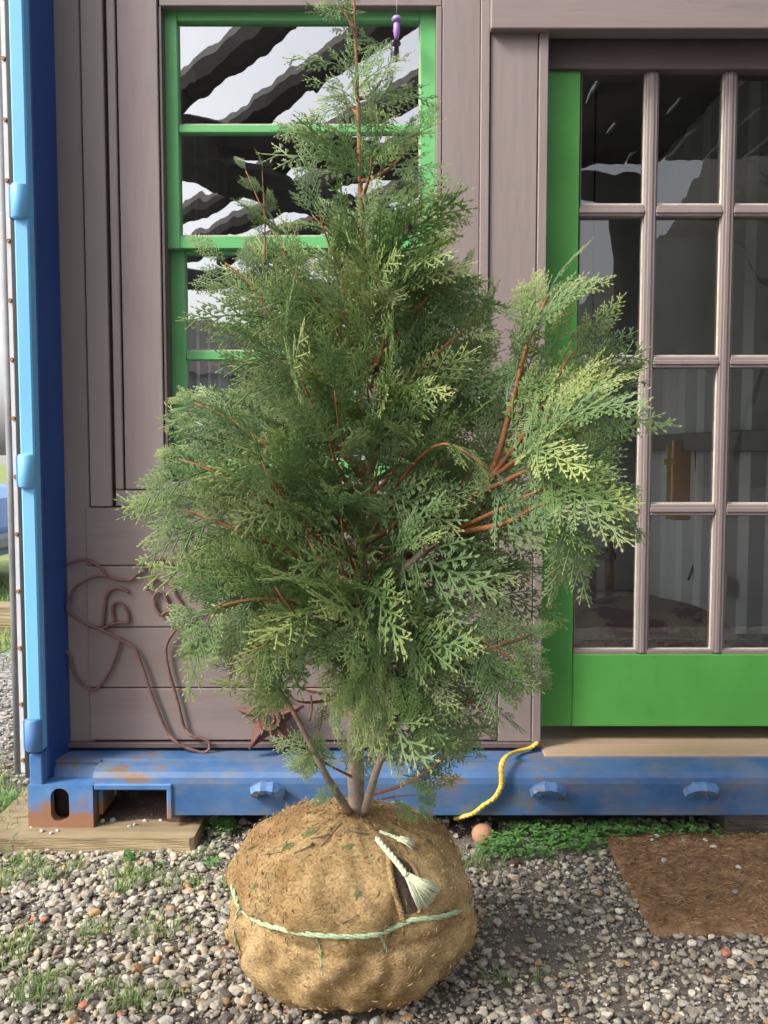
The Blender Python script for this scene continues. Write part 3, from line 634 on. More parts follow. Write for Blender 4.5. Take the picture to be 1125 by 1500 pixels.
# ------------------------------------------------------------------ the tree: balled root, trunk, limbs, sprays
TY = 1.72
BC = P(515, 1340, TY); BC.z = 0
tree = thing('conifer_tree', 'young green conifer with feathery flat sprays and burlap wrapped root ball', 'tree', (BC.x, TY, 0))
def tp(o, root=tree): return ch(o, root)
# root ball
nu, nvv = 220, 110
prof_r = [(0.0, -.004), (.09, -.006), (.150, .004), (.188, .030), (.212, .070), (.223, .110), (.2225, .145), (.2175, .162), (.2205, .184), (.2185, .212), (.206, .242), (.180, .268), (.142, .288), (.095, .302), (.05, .314), (0.0, .318)]
pr_x = np.linspace(0, 1, len(prof_r)); pa = np.array(prof_r)
vv = []
for j in range(nvv+1):
    t = j/nvv; r = np.interp(t, pr_x, pa[:, 0]); z = np.interp(t, pr_x, pa[:, 1])
    for i in range(nu):
        a = 2*math.pi*i/nu
        lump = .010*math.sin(2*a+1.2+z*9)+.007*math.sin(5*a+z*23)+.004*math.sin(11*a-z*40)+.0035*math.sin(17*a+3*math.sin(z*30))
        fold = -.008*math.exp(-((a-4.15+z*1.1)/.05)**2)-.009*math.exp(-((a-4.95-z*.8)/.06)**2)-.006*math.exp(-((a-3.6)/.05)**2)
        gath = .006*math.sin(23*a+2*math.sin(3*a))*max(0, (t-.6)/.4)*min(1, r/.08); wr = .0028*math.sin(a*9+z*70+2*math.sin(a*4))*math.sin(z*38+a*3)+.0016*math.sin(31*a+z*90)
        lump += wr+gath
        band = -.006*math.exp(-((z-.162-.012*math.sin(a))/.008)**2)
        k = 1 if .02 < t < .98 else t*50 if t <= .02 else (1-t)*50
        rr = r+(lump+fold)*min(1, r/.1)*max(.25, min(1, k))+band*min(1, r/.1)
        top = .012*math.sin(3*a+.5)*max(0, (t-.65))*2*(r/.2)
        vv.append((BC.x+max(0, rr)*math.cos(a), TY+max(0, rr)*.98*math.sin(a), z+top+.004))
ff = []
for j in range(nvv):
    for i in range(nu):
        q = (j*nu+i, j*nu+(i+1) % nu, (j+1)*nu+(i+1) % nu, (j+1)*nu+i); ff.append(q)
ball = tp(mesh_obj('burlap_ball', vv, ff, M['burlap'], None, True))
bvh = BVHTree.FromPolygons([Vector(a) for a in vv], ff)
CAM = Vector((0, 0, H))
def hit(px, py, off=.002):
    d = (P(px, py, 2)-CAM).normalized(); h = bvh.ray_cast(CAM, d)
    if h[0] is None:
        p = P(px, py, TY); q = bvh.find_nearest(p); return q[0]+(q[0]-Vector((BC.x, TY, .15))).normalized()*off
    return h[0]-d*off
bpy.context.view_layer.update()
def bp_(o): o.parent = ball; return o
def twisted(pts, r, m, name, strands=3, tw=.5, k=10):
    sp = smooth_path(pts, k); parts = []
    for s in range(strands):
        q = []
        for i, p in enumerate(sp):
            a = i*tw+s*2*math.pi/strands; t = (sp[min(i+1, len(sp)-1)]-sp[max(i-1, 0)]).normalized(); o1 = t.orthogonal().normalized(); o2 = t.cross(o1)
            q.append(p+(o1*math.cos(a)+o2*math.sin(a))*r*.55)
        parts.append(tube_data(q, r*.62, 5))
    v, f = join_data(parts); return mesh_obj(name, v, f, m, None, True)
front = [hit(*p, .0055) for p in ((340, 1300), (352, 1330), (378, 1350), (412, 1361), (455, 1369), (500, 1372), (548, 1370), (580, 1358), (603, 1348), (640, 1344), (668, 1336), (690, 1326))]
back = []
a1 = math.atan2(front[-1].y-TY, front[-1].x-BC.x); a0 = math.atan2(front[0].y-TY, front[0].x-BC.x)
if a0 < a1: a0 += 2*math.pi
for k in range(1, 10):
    a = a1+(a0-a1)*k/10; z = front[-1].z+(front[0].z-front[-1].z)*k/10
    h = bvh.find_nearest(Vector((BC.x+.24*math.cos(a), TY+.24*math.sin(a), z))); back.append(h[0]+Vector((math.cos(a), math.sin(a), 0))*.004)
bp_(twisted(front+back+[front[0]], .0042, M['twine'], 'twine'))
bp_(twisted([hit(*p) for p in ((462, 1370), (468, 1385), (470, 1405), (472, 1428))], .0016, M['twine'], 'twine', 2)); bp_(twisted([hit(*p) for p in ((556, 1368), (562, 1382), (568, 1396))], .0022, M['twine'], 'twine', 2))
bp_(twisted([hit(*p) for p in ((586, 1345), (590, 1362), (592, 1385), (594, 1410))], .0018, M['cord'] if 0 else M['burlap'], 'loose_thread', 2))
bp_(twisted([hit(*p) for p in ((352, 1325), (345, 1345), (343, 1370), (350, 1392))], .0022, M['twine'], 'twine', 2))
bp_(twisted([P(566, 1178, 1.94), P(590, 1177, 1.97), P(612, 1190, 1.98), hit(622, 1198)], .004, M['twine'], 'twine'))
# opening in the burlap with soil and a stitched edge
op = [(572, 1252), (585, 1256), (600, 1266), (610, 1285), (616, 1310), (612, 1335), (598, 1340), (588, 1334), (583, 1318), (577, 1300), (573, 1280)]
cpx = sum(a for a, b in op)/len(op); cpy = sum(b for a, b in op)/len(op)
v = [hit(cpx, cpy, .0022)]; f = []; K = 5
for r in range(1, K+1):
    for a, b in op: v.append(hit(cpx+(a-cpx)*r/K, cpy+(b-cpy)*r/K, .0022))
m_ = len(op)
for i in range(m_): f.append((0, 1+i, 1+(i+1) % m_))
for r in range(1, K):
    for i in range(m_): a = 1+(r-1)*m_; b = a+m_; f.append((a+i, b+i, b+(i+1) % m_, a+(i+1) % m_))
bp_(mesh_obj('exposed_soil', v, f, M['soil'], None, True))
bp_(twisted([hit(*p, .004) for p in ((568, 1240), (570, 1262), (572, 1280), (576, 1300), (582, 1320), (588, 1338), (592, 1350))], .0058, M['burlap'], 'stitched_edge', 3, 1.5))
bp_(twisted([hit(*p, .003) for p in ((592, 1256), (606, 1270), (614, 1290), (617, 1312), (614, 1338))], .003, M['burlap'], 'stitched_edge', 3, 1.2))
# pale rope with frayed ends
rp = [hit(552, 1228, .008), hit(562, 1240, .012), hit(574, 1254, .016), hit(585, 1268, .020), hit(596, 1283, .024)]
ro = bp_(twisted(rp, .0050, M['rope_end'], 'rope_end'))
def fray(base_px, tips, n, name='frayed_strands'):
    b = hit(*base_px, .024); parts = []
    for i in range(n):
        t = (i+random.random())/n; k = t*(len(tips)-1); j = min(int(k), len(tips)-2); w = k-j
        tx = tips[j][0]*(1-w)+tips[j+1][0]*w+random.uniform(-2, 2); ty = tips[j][1]*(1-w)+tips[j+1][1]*w+random.uniform(-5, 3)
        e = hit(tx, ty, .016+random.uniform(-.008, .010)); s = b+Vector((random.uniform(-.003, .003),)*3); mid = s.lerp(e, .5)+Vector((random.uniform(-.002, .002), -.004, .002))
        parts.append(tube_data([s, mid, e], [.0011, .0011, .0006], 4))
    v, f = join_data(parts); o = mesh_obj(name, v, f, M['rope_end'], None, True); o.parent = ball; o['kind'] = 'stuff'
fray((596, 1282), [(612, 1332), (625, 1328), (636, 1316), (645, 1300)], 150)
bp_(twisted([hit(556, 1218, .006), hit(572, 1224, .008), hit(585, 1229, .010)], .003, M['rope_end'], 'rope_end')); fray((584, 1228), [(605, 1243), (608, 1230)], 40)
# loose fibres standing off the sacking
N = 9000; R_ = np.random.default_rng(3); fi = R_.integers(0, len(ff), N); va = np.array(vv)
fa = np.array(ff)[fi]; p0 = va[fa].mean(1)+R_.normal(0, .003, (N, 3))*[1, 1, 1]; nn = p0-np.array([BC.x, TY, .15]); nn /= np.linalg.norm(nn, axis=1)[:, None]
rd = R_.normal(size=(N, 3)); tg = rd-nn*(rd*nn).sum(1)[:, None]; tg /= np.linalg.norm(tg, axis=1)[:, None]; ln = R_.uniform(.005, .016, N)[:, None]; sd_ = np.cross(tg, nn)*.00035
p0 = p0-nn*.001; q_ = np.stack([p0-sd_, p0+sd_, p0+tg*ln*.6+nn*ln*.28, p0+tg*ln+nn*ln*R_.uniform(.0, .35, (N, 1))], 1).reshape(-1, 3)
cc = np.repeat(np.array([[.38, .26, .125, 1]])*R_.uniform(.55, 1.2, (N, 1)), 4, 0); cc[:, 3] = 1
o = np_obj('burlap_fibre', q_, np.arange(N)[:, None]*4+np.arange(4), M['stone'], None, False, {'col': ('FLOAT_COLOR', cc)}); o.parent = ball; o['kind'] = 'stuff'
# bits of straw
for (a, b, c, d) in ((382, 1252, 412, 1248), (430, 1250, 462, 1236), (470, 1240, 500, 1205), (500, 1352, 525, 1340), (404, 1366, 412, 1361), (540, 1195, 560, 1180), (560, 1232, 575, 1250), (500, 1215, 540, 1222), (455, 1228, 486, 1222), (575, 1225, 600, 1250)):
    v, f = tube_data([hit(a, b), hit((a+c)/2, (b+d)/2, .006), hit(c, d, .003)], .0013, 5); bp_(mesh_obj('straw', v, f, M['timber'], None, True))

# ---- frond meshes
def frond(seed, L=1.0, dens=1.0, wid=.36):
    """flat cedar spray of unit length along +X in XY; returns verts, tris, tip attr. sizes relative to L=.18 m"""
    R = np.random.default_rng(seed); V = []; T = []; A = []
    def kite(b, d, ln, w, nrm, a0, a1):
        s = np.cross(nrm, d); s /= np.linalg.norm(s)+1e-9; i = len(V); dn = nrm*w*.35
        V.extend([b, b+d*ln*.45+s*w*.5-dn, b+d*ln, b+d*ln*.45-s*w*.5-dn]); A.extend([a0, (a0+a1)/2, a1, (a0+a1)/2]); T.extend([(i, i+3, i+2), (i, i+2, i+1)])
    def ribbon(pts, w0, w1, nrm, a0, a1):
        i = len(V); n = len(pts)
        for k, p in enumerate(pts):
            d = pts[min(k+1, n-1)]-pts[max(k-1, 0)]; s = np.cross(nrm, d); s /= np.linalg.norm(s)+1e-9; t = k/(n-1); w = w0*(1-t)+w1*t
            V.extend([p+s*w*.5, p+nrm*w*.4, p-s*w*.5]); A.extend([a0+(a1-a0)*t]*3)
            if k:
                o = i+3*k
                for c in (0, 1): T.extend([(o-3+c, o+c, o+c+1), (o-3+c, o+c+1, o-2+c)])
    nz = np.array([0, 0, 1.]); bend = R.uniform(-.10, .10); droop = R.uniform(.08, .30); px = .023
    def ax(t): return np.array([t*(1-.15*droop*t), bend*t*t, -droop*t*t+.04*math.sin(5*t)])
    ribbon([ax(k/9) for k in range(10)], px*1.0, px*.55, nz, .0, .8)
    n = int(13*dens); side = 1
    for k in range(n):
        t = .06+.90*(k+R.uniform(-.2, .2))/n; side = -side
        env = (min(1, t/.22)**.7)*(1-.86*max(0, (t-.22)/.78)**1.1); l2 = wid*env*R.uniform(.75, 1.12)
        if l2 < .04: l2 = .04
        ang = math.radians(R.uniform(42, 56)*(1-.25*t)); p0 = ax(t); d0 = ax(min(1, t+.02))-ax(t-.02); d0 /= np.linalg.norm(d0)
        sv = np.cross(nz, d0); roll = R.uniform(-.22, .22)
        dd = d0*math.cos(ang)+sv*side*math.sin(ang)+nz*roll; dd /= np.linalg.norm(dd)
        cv = d0*.28
        def bx(s): return p0+dd*s*l2+cv*s*s*l2*.6-nz*droop*.35*s*s*l2
        ribbon([bx(q/4) for q in range(5)], px*.85, px*.5, nz, .15+.5*t, .55+.4*t)
        m = max(2, int(l2/.036)); s2 = 1
        for q in range(m):
            u = .14+.84*(q+R.uniform(-.15, .15))/m; s2 = -s2; p1 = bx(u); d1 = bx(min(1, u+.05))-bx(u-.05); d1 /= np.linalg.norm(d1)
            sv1 = np.cross(nz, d1); a1 = math.radians(R.uniform(36, 50)); e2 = math.sin(math.pi*min(1, .25+u*.72))
            l3 = (.052+.12*l2)*e2*R.uniform(.8, 1.2)+.018
            d3 = d1*math.cos(a1)+sv1*s2*math.sin(a1)+nz*R.uniform(-.25, .15); d3 /= np.linalg.norm(d3)
            kite(p1, d3, l3, px*.95, nz, .2+.35*t+.2*u, .62+.35*max(t, u))
            if l3 > .075:
                sv3 = np.cross(nz, d3)
                for w_ in (.35, .6):
                    for s3 in (1, -1):
                        d4 = d3*.78+sv3*s3*.62; kite(p1+d3*l3*(w_+.05*s3), d4, l3*.42, px*.72, nz, .3+.35*t, .7+.3*u)
        kite(bx(1), dd+cv*.5, .05, px*.9, nz, .6+.3*t, 1.0)
    kite(ax(1), np.array([1, 0, -droop*.5]), .06, px*.9, nz, .8, 1.0)
    return np.array(V), np.array(T, np.int64), np.array(A)
NV = 10
FR = [frond(100+i, dens=(.95, 1.1, 1.2)[i % 3], wid=(.34, .40, .46, .30)[i % 4]) for i in range(NV)]
sparse = [frond(300+i, dens=.62, wid=.38) for i in range(3)]
FR += sparse; NF = len(FR)

# ---- skeleton
TX = lambda z: BC.x+.008+.006*math.sin(z*5)
TRUNK = [Vector((P(523, 1195, TY).x, TY, .29)), P(521, 1130, TY), P(521, 1060, TY), P(527, 950, TY), P(530, 850, TY), P(527, 760, TY), P(540, 690, TY), P(556, 640, TY), P(552, 560, TY), P(541, 480, TY), P(532, 400, TY), P(530, 330, TY), P(527, 240, TY), P(524, 140, TY), P(521, 60, TY), P(517, -60, TY)]
tpts = smooth_path(TRUNK, 5); nT = len(tpts)
def tr_r(z): return max(.0022, .0165*(1-((z-.28)/1.67))**.9 if z < 1.9 else .0022)
def tw_obj(name, pts, rad, grey, sides=7):
    v, f = tube_data(pts, rad, sides); o = mesh_obj(name, v, f, M['twig'], None, True)
    at = o.data.attributes.new('col', 'FLOAT_COLOR', 'POINT'); col = []
    n = len(pts)
    for i in range(n):
        g = grey(i/(n-1)); g = min(1, max(0, g)); c = [a*(1-g)+b*g for a, b in zip((.30, .115, .045), (.27, .215, .165))]
        k = random.uniform(.8, 1.2); col += [(c[0]*k, c[1]*k, c[2]*k, 1)]*sides
    at.data.foreach_set('color', np.array(col, np.float32).ravel()); return tp(o)
tw_obj('trunk', tpts, [tr_r(p.z)*(1+.07*math.sin(i*1.7)) for i, p in enumerate(tpts)], lambda t: 1.25-1.9*t, 10)
def trunk_at(z):
    for a, b in zip(tpts, tpts[1:]):
        if a.z <= z <= b.z: return a.lerp(b, (z-a.z)/(b.z-a.z+1e-9))
    return tpts[0].copy() if z < tpts[0].z else tpts[-1].copy()
ys = [0, 60, 120, 180, 240, 300, 340, 380, 440, 500, 560, 610, 660, 740, 800, 860, 910, 960, 1010, 1050, 1100, 1150]
le = [470, 435, 430, 450, 430, 370, 300, 272, 290, 300, 250, 218, 200, 205, 240, 255, 250, 275, 300, 430, 460, 480]
re = [560, 600, 625, 660, 668, 660, 662, 665, 680, 720, 735, 765, 790, 800, 805, 800, 795, 790, 760, 690, 670, 620]
ext_l = lambda z: (P(np.interp(562, [0], [0]), 0, TY), )
def zy(z): return float(np.interp(z, [P(0, y, TY).z for y in ys][::-1], ys[::-1]))
def ext(z, phi):
    y = zy(z); cx = trunk_at(z).x
    l = cx-P(np.interp(y, ys, le), y, TY).x; r = P(np.interp(y, ys, re), y, TY).x-cx
    c, s = math.cos(phi), math.sin(phi); w = l if c < 0 else r; dpt = .5*(l+r)*.86
    e = 1/math.sqrt((c/w)**2+(s/dpt)**2)
    if s > 0: e = min(e, .53/max(s, .01))
    return e
LIMBS = []; SPR = []
def bez(a, b, c, n=12): return [a*(1-t)**2+b*2*t*(1-t)+c*t*t for t in [i/(n-1) for i in range(n)]]
def grow(pts, r0, spacing=.040, lmin=.07, lmax=.17, start=.25, droop=.0, obj=True, grey=0.35, dens=1):
    """a limb with sprays set alternately along it, fanned in the limb's own tilted plane"""
    n = len(pts); ln = sum((b-a).length for a, b in zip(pts, pts[1:]))
    if obj: tw_obj('limb', pts, [r0*(1-.8*i/(n-1)) for i in range(n)], lambda t: grey*1.6-1.6*t, 6)
    k = max(3, int(ln*(1-start)/spacing*dens)); side = random.choice((-1, 1)); up = Vector((random.uniform(-.5, .5), random.uniform(-.9, -.1), random.uniform(.1, .9))).normalized()
    for q in range(k+1):
        t = start+(1-start)*q/k; i = min(n-2, int(t*(n-1))); p = pts[i].lerp(pts[i+1], t*(n-1)-i); d = (pts[min(n-1, i+1)]-pts[i]).normalized()
        side = -side; nrm = (up+Vector((random.gauss(0, .35), random.gauss(0, .35), random.gauss(0, .3)))); nrm = (nrm-d*nrm.dot(d)).normalized(); sv = nrm.cross(d)
        ang = math.radians(random.uniform(28, 58)) if q < k else math.radians(random.uniform(-8, 8))
        dd = (d*math.cos(ang)+sv*side*math.sin(ang)+Vector((0, 0, droop*random.uniform(.2, 1.2)))).normalized()
        env = .65+.5*math.sin(math.pi*min(1, .2+.8*t)); L = random.uniform(lmin, lmax)*env
        SPR.append((p, dd, nrm, L))
def limb(zt, phi, fr=1.0, rise=None, **kw):
    r = ext(zt, phi)*fr; rise = rise if rise is not None else random.uniform(.55, 1.15)
    z0 = max(random.uniform(.50, .85), zt-r*rise); z0 = min(z0, zt-.02); a = trunk_at(z0)
    tip = Vector((trunk_at(zt).x+r*math.cos(phi), TY+r*math.sin(phi), zt))
    mid = a.lerp(tip, .5)+Vector((math.cos(phi)*r*.16, math.sin(phi)*r*.16, -.10*r+random.uniform(-.03, .03)))
    tip2 = tip+Vector((random.uniform(-.02, .02), random.uniform(-.02, .02), 0))
    grow(bez(a, mid, tip2), .0035+.010*r, **kw)
# whorls over the height
z = .60
ga = 0.7
while z < 1.80:
    nl = 1 if z > 1.50 else 2 if z > 1.40 else 5
    for q in range(nl):
        ga += 2.39996
        ln = .06+.13*min(1, (1.86-z)/.7)
        limb(z+random.uniform(-.04, .04), ga, random.uniform(.46, .74) if z < 1.5 else random.uniform(.45, .7), lmin=ln*.7, lmax=ln*1.35, start=.28, spacing=.046)
    z += .052
# short inner sprays that close the middle of the crown
for q in range(34):
    zt = random.uniform(.6, 1.35); limb(zt, random.uniform(math.pi, 2*math.pi), random.uniform(.25, .5), lmin=.09, lmax=.18, start=.3, spacing=.05)
# low front growth before the trunk
for (a, b, c, d) in ((528, 1000, 560, 1030), (528, 960, 500, 1020), (530, 940, 585, 985), (528, 1010, 610, 1040), (527, 985, 480, 1000), (530, 900, 470, 960), (532, 880, 600, 930), (528, 1060, 600, 1090), (526, 930, 540, 1000), (530, 1030, 640, 1060), (530, 870, 520, 940)):
    grow(bez(P(a, b-60, TY), P((a+c)/2, (b+d)/2-50, TY-.14), P(c, d, TY-.2), 8), .003, spacing=.035, lmin=.08, lmax=.14, start=.35, droop=-.25, grey=.2)
# the leader
for q in range(22):
    zz = random.uniform(1.38, 1.88); p = trunk_at(zz); ph = random.uniform(0, 6.28); L = (.05+.14*(1.93-zz)/.55)*random.uniform(.8, 1.2)
    d = Vector((math.cos(ph), math.sin(ph), random.uniform(.3, .9))).normalized(); SPR.append((p, d, Vector((random.uniform(-.4, .4), -1, .5)), L, 1))
# named limbs that the photograph shows: the big right-hand branch and its forks, lone shoots, lower skirts
def px_limb(pts, r0, **kw): grow(smooth_path([P(a, b, TY+c) for a, b, c in pts], 5), r0, **kw)
px_limb([(556, 850, 0), (640, 780, -.06), (715, 700, -.12), (748, 600, -.14), (768, 520, -.15), (790, 460, -.15), (805, 430, -.15)], .008, lmin=.10, lmax=.18, start=.35, grey=.1, spacing=.026)
px_limb([(715, 705, -.12), (765, 640, -.16), (800, 585, -.17), (830, 530, -.17), (845, 510, -.17)], .005, lmin=.10, lmax=.20, start=.12, grey=.1, spacing=.027)
px_limb([(722, 700, -.12), (780, 655, -.2), (820, 615, -.22), (848, 590, -.22)], .005, lmin=.10, lmax=.20, start=.12, grey=.1, spacing=.027)
px_limb([(700, 725, -.12), (770, 690, -.22), (815, 668, -.25), (845, 665, -.25)], .005, lmin=.10, lmax=.20, start=.12, grey=.1, spacing=.027)
px_limb([(640, 785, -.06), (735, 768, -.2), (790, 740, -.25), (822, 750, -.26), (838, 770, -.26)], .006, lmin=.10, lmax=.19, start=.4, droop=-.3, grey=.1, spacing=.028)
px_limb([(640, 790, -.06), (735, 745, -.2), (800, 715, -.25), (840, 712, -.26)], .005, lmin=.10, lmax=.19, start=.35, droop=-.15, grey=.1, spacing=.028)
px_limb([(535, 800, 0), (590, 700, -.1), (650, 650, -.22), (720, 690, -.26)], .005, lmin=.08, lmax=.15, start=.4, droop=-.3)
px_limb([(540, 640, 0), (470, 560, -.05), (400, 470, -.08), (370, 420, -.08), (330, 385, -.08)], .006, lmin=.07, lmax=.15, start=.3, grey=.0)
px_limb([(385, 440, -.06), (388, 340, -.06), (384, 250, -.06)], .0025, lmin=.035, lmax=.06, start=.1, grey=0)
px_limb([(535, 520, 0), (450, 430, -.03), (400, 340, -.03), (360, 250, -.03)], .004, lmin=.05, lmax=.09, start=.4)
px_limb([(530, 820, 0), (400, 740, -.12), (310, 690, -.14), (262, 672, -.12)], .006, lmin=.09, lmax=.16, start=.22, spacing=.03)
px_limb([(530, 850, 0), (400, 800, -.12), (320, 765, -.16), (265, 745, -.14)], .006, lmin=.09, lmax=.16, start=.22, spacing=.03)
px_limb([(530, 760, 0), (400, 660, -.12), (330, 610, -.1), (285, 590, -.08)], .006, lmin=.09, lmax=.16, start=.22, spacing=.03)
px_limb([(530, 930, 0), (420, 880, -.14), (320, 890, -.18), (300, 930, -.16)], .005, lmin=.09, lmax=.16, start=.22, spacing=.032, droop=-.1)
px_limb([(525, 960, 0), (440, 930, -.12), (350, 960, -.16), (335, 1000, -.14)], .005, lmin=.09, lmax=.16, start=.22, spacing=.032, droop=-.15)
px_limb([(528, 940, 0), (600, 900, -.12), (690, 930, -.2), (770, 980, -.2)], .005, lmin=.08, lmax=.16, start=.3, droop=-.15)
px_limb([(528, 960, 0), (600, 960, -.12), (680, 960, -.2), (775, 930, -.2)], .005, lmin=.08, lmax=.16, start=.3)
px_limb([(528, 1000, 0), (600, 1000, -.1), (670, 1020, -.14), (720, 1040, -.14)], .004, lmin=.08, lmax=.14, start=.3, droop=-.2)
px_limb([(530, 640, 0), (600, 560, -.1), (660, 500, -.1), (715, 462, -.08)], .005, lmin=.07, lmax=.14, start=.3)
px_limb([(532, 560, 0), (590, 480, -.08), (640, 420, -.08), (668, 395, -.08)], .004, lmin=.06, lmax=.12, start=.3)
# bare lower limbs from the ball, with foliage only at their ends
px_limb([(512, 1190, -.02), (480, 1140, -.10), (452, 1085, -.12), (425, 1035, -.12), (400, 1000, -.12), (360, 960, -.13)], .0085, lmin=.09, lmax=.15, start=.72, grey=.95)
px_limb([(534, 1192, -.02), (548, 1140, -.11), (566, 1090, -.13), (585, 1040, -.13), (610, 990, -.15), (640, 950, -.18)], .0085, lmin=.09, lmax=.15, start=.66, grey=.95)
tw_obj('twig', smooth_path([P(453, 1055, TY-.12), P(457, 1035, TY-.13), P(455, 1018, TY-.13)], 3), [.003-.0002*i for i in range(7)], lambda t: .6, 5)
px_limb([(540, 1165, -.02), (590, 1150, -.06), (640, 1120, -.08), (660, 1092, -.08)], .004, lmin=.05, lmax=.09, start=.4, grey=.2)
px_limb([(528, 1110, 0), (580, 1110, -.03), (620, 1105, -.05), (650, 1098, -.04)], .003, lmin=.08, lmax=.12, start=.2, grey=.2)
px_limb([(520, 1140, 0), (480, 1120, -.08), (455, 1105, -.12), (440, 1108, -.13)], .003, lmin=.06, lmax=.11, start=.3, grey=.2)
px_limb([(525, 1085, 0), (560, 1040, .05), (620, 1035, .1), (655, 1050, .12)], .003, lmin=.09, lmax=.14, start=.2, grey=.2)
px_limb([(524, 1040, 0), (480, 1020, -.05), (470, 1060, -.08), (462, 1100, -.08)], .003, lmin=.07, lmax=.11, start=.3, grey=.2, droop=-.3)
px_limb([(560, 1170, 0), (600, 1165, -.04), (625, 1170, -.05)], .002, lmin=.05, lmax=.07, start=.2, grey=.2, droop=-.6)
tw_obj('dead_stub', smooth_path([P(541, 884, TY-.012), P(568, 858, TY-.10), P(602, 825, TY-.16), P(628, 800, TY-.18)], 4), [.0075-.0002*i for i in range(13)], lambda t: 1.1, 7)
for a, b in ((640, 796), (618, 795)): tw_obj('twig', [P(622, 808, TY-.18), P(a, b, TY-.185)], [.003, .0015], lambda t: .5, 5)

# ---- place the sprays: the largest and nearest as parts of their own, the rest as one mass
def basis(p, d, n, L):
    d = d.normalized(); n = Vector(n); n = (n-d*n.dot(d))
    n = n.normalized() if n.length > 1e-4 else d.orthogonal().normalized(); y = n.cross(d)
    return np.array([[d.x*L, y.x*L, n.x*L, p.x], [d.y*L, y.y*L, n.y*L, p.y], [d.z*L, y.z*L, n.z*L, p.z]])
def ok(s):
    e = s[0]+s[1].normalized()*s[3]; m = (s[0]+e)/2
    if e.y >= YW-.03 or e.z <= .30: return False
    for q in (e, m):                        # the growth is thin low on the left, where the star hangs
        if q.x < tree.location.x-.06 and q.z < .62+.0*q.x: return random.random() < .06
    return not (e.z < .47 and abs(e.x-tree.location.x) > .16)
SPR = [s for s in SPR if ok(s)]
for (a, b, c, d, dy, L) in ((492, 1112, 408, 1088, -.10, .125), (486, 1120, 430, 1120, -.11, .09), (498, 1150, 458, 1172, -.12, .07), (505, 1130, 520, 1090, -.10, .09), (575, 1112, 690, 1118, -.05, .15), (590, 1135, 668, 1150, -.06, .11), (612, 1140, 632, 1190, -.07, .075), (560, 1105, 650, 1085, -.04, .13), (545, 1150, 530, 1105, -.10, .08), (640, 1108, 712, 1075, -.03, .11), (455, 1098, 440, 1150, -.11, .07), (528, 1120, 500, 1075, .03, .10), (530, 1130, 575, 1080, .04, .11), (400, 985, 378, 1045, -.13, .10), (600, 1060, 700, 1070, .06, .13), (590, 1030, 690, 1095, .02, .14)):
    p = P(a, b, TY+dy); SPR.append((p, P(c, d, TY+dy)-p, Vector((random.uniform(-.3, .3), -1, random.uniform(.2, .6))), L))
score = [s[3]/max(.3, s[0].y) * (1 if s[0].y < TY+.02 else .2) + (.01*random.random()) for s in SPR]
order = sorted(range(len(SPR)), key=lambda i: -score[i]); solo = set(order[:290])
protos = []
for i in range(NF):
    v, t, a = FR[i]; o = np_obj('spray', v, t, M['leaf_o'], None, False, {'tip': ('FLOAT', a)}); protos.append(o.data); bpy.data.objects.remove(o)
av = []; at_ = []; aa = []; ar_ = []; off = 0
inv = Matrix.Translation(-tree.location)
for i, s in enumerate(SPR):
    k = random.randrange(NV) if len(s) == 4 else NV+random.randrange(3)
    Bm = basis(*s[:4])
    if i in solo:
        o = bpy.data.objects.new('spray', protos[k]); C.objects.link(o); o.parent = tree; o.matrix_parent_inverse = inv
        o.matrix_basis = Matrix([list(r) for r in Bm]+[[0, 0, 0, 1]])
    else:
        v, t, a = FR[k]; w = v@Bm[:, :3].T+Bm[:, 3]; av.append(w); at_.append(t+off); aa.append(a); ar_.append(np.full(len(v), random.random())); off += len(v)
fo = np_obj('foliage', np.concatenate(av), np.concatenate(at_), M['leaf_j'], None, False, {'tip': ('FLOAT', np.concatenate(aa)), 'rnd': ('FLOAT', np.concatenate(ar_))})
tp(fo); fo['kind'] = 'stuff'
print('SPRAYS', len(SPR), 'foliage tris', sum(len(t) for t in at_))
# clippings lying on the burlap
CL = ('conifer clipping on the outer left shoulder of the burlap ball', 'conifer clipping by the bare limb foot on top of the burlap', 'small clipping in the crease on the burlap top', 'longest hanging clipping on the burlap above the twine', 'clipping in the hollow beside the longest hanging one', 'tiny clipping on the smooth front of the burlap', 'clipping lying flat below the trunk on the burlap', 'clipping on the burlap right of the short frayed rope', 'clipping under the short frayed rope end')
for ci, (a, b, c, d, s) in enumerate(((348, 1243, 380, 1240, .05), (440, 1222, 475, 1218, .05), (412, 1246, 430, 1230, .04), (404, 1268, 402, 1305, .055), (375, 1290, 372, 1315, .035), (522, 1298, 525, 1318, .03), (500, 1240, 530, 1245, .04), (622, 1235, 632, 1228, .04), (568, 1222, 590, 1215, .04))):
    p = hit(a, b, .003); q = hit(c, d, .003); n_ = bvh.find_nearest(p)[1]
    if n_.dot(CAM-p) < 0: n_ = -n_
    Bm = basis(p, q-p, n_, s); o = bpy.data.objects.new('cedar_clipping', protos[random.randrange(NV)]); C.objects.link(o); o.matrix_world = Matrix([list(r) for r in Bm]+[[0, 0, 0, 1]])
    tag(o, CL[ci], 'clipping', 'clippings on the burlap')

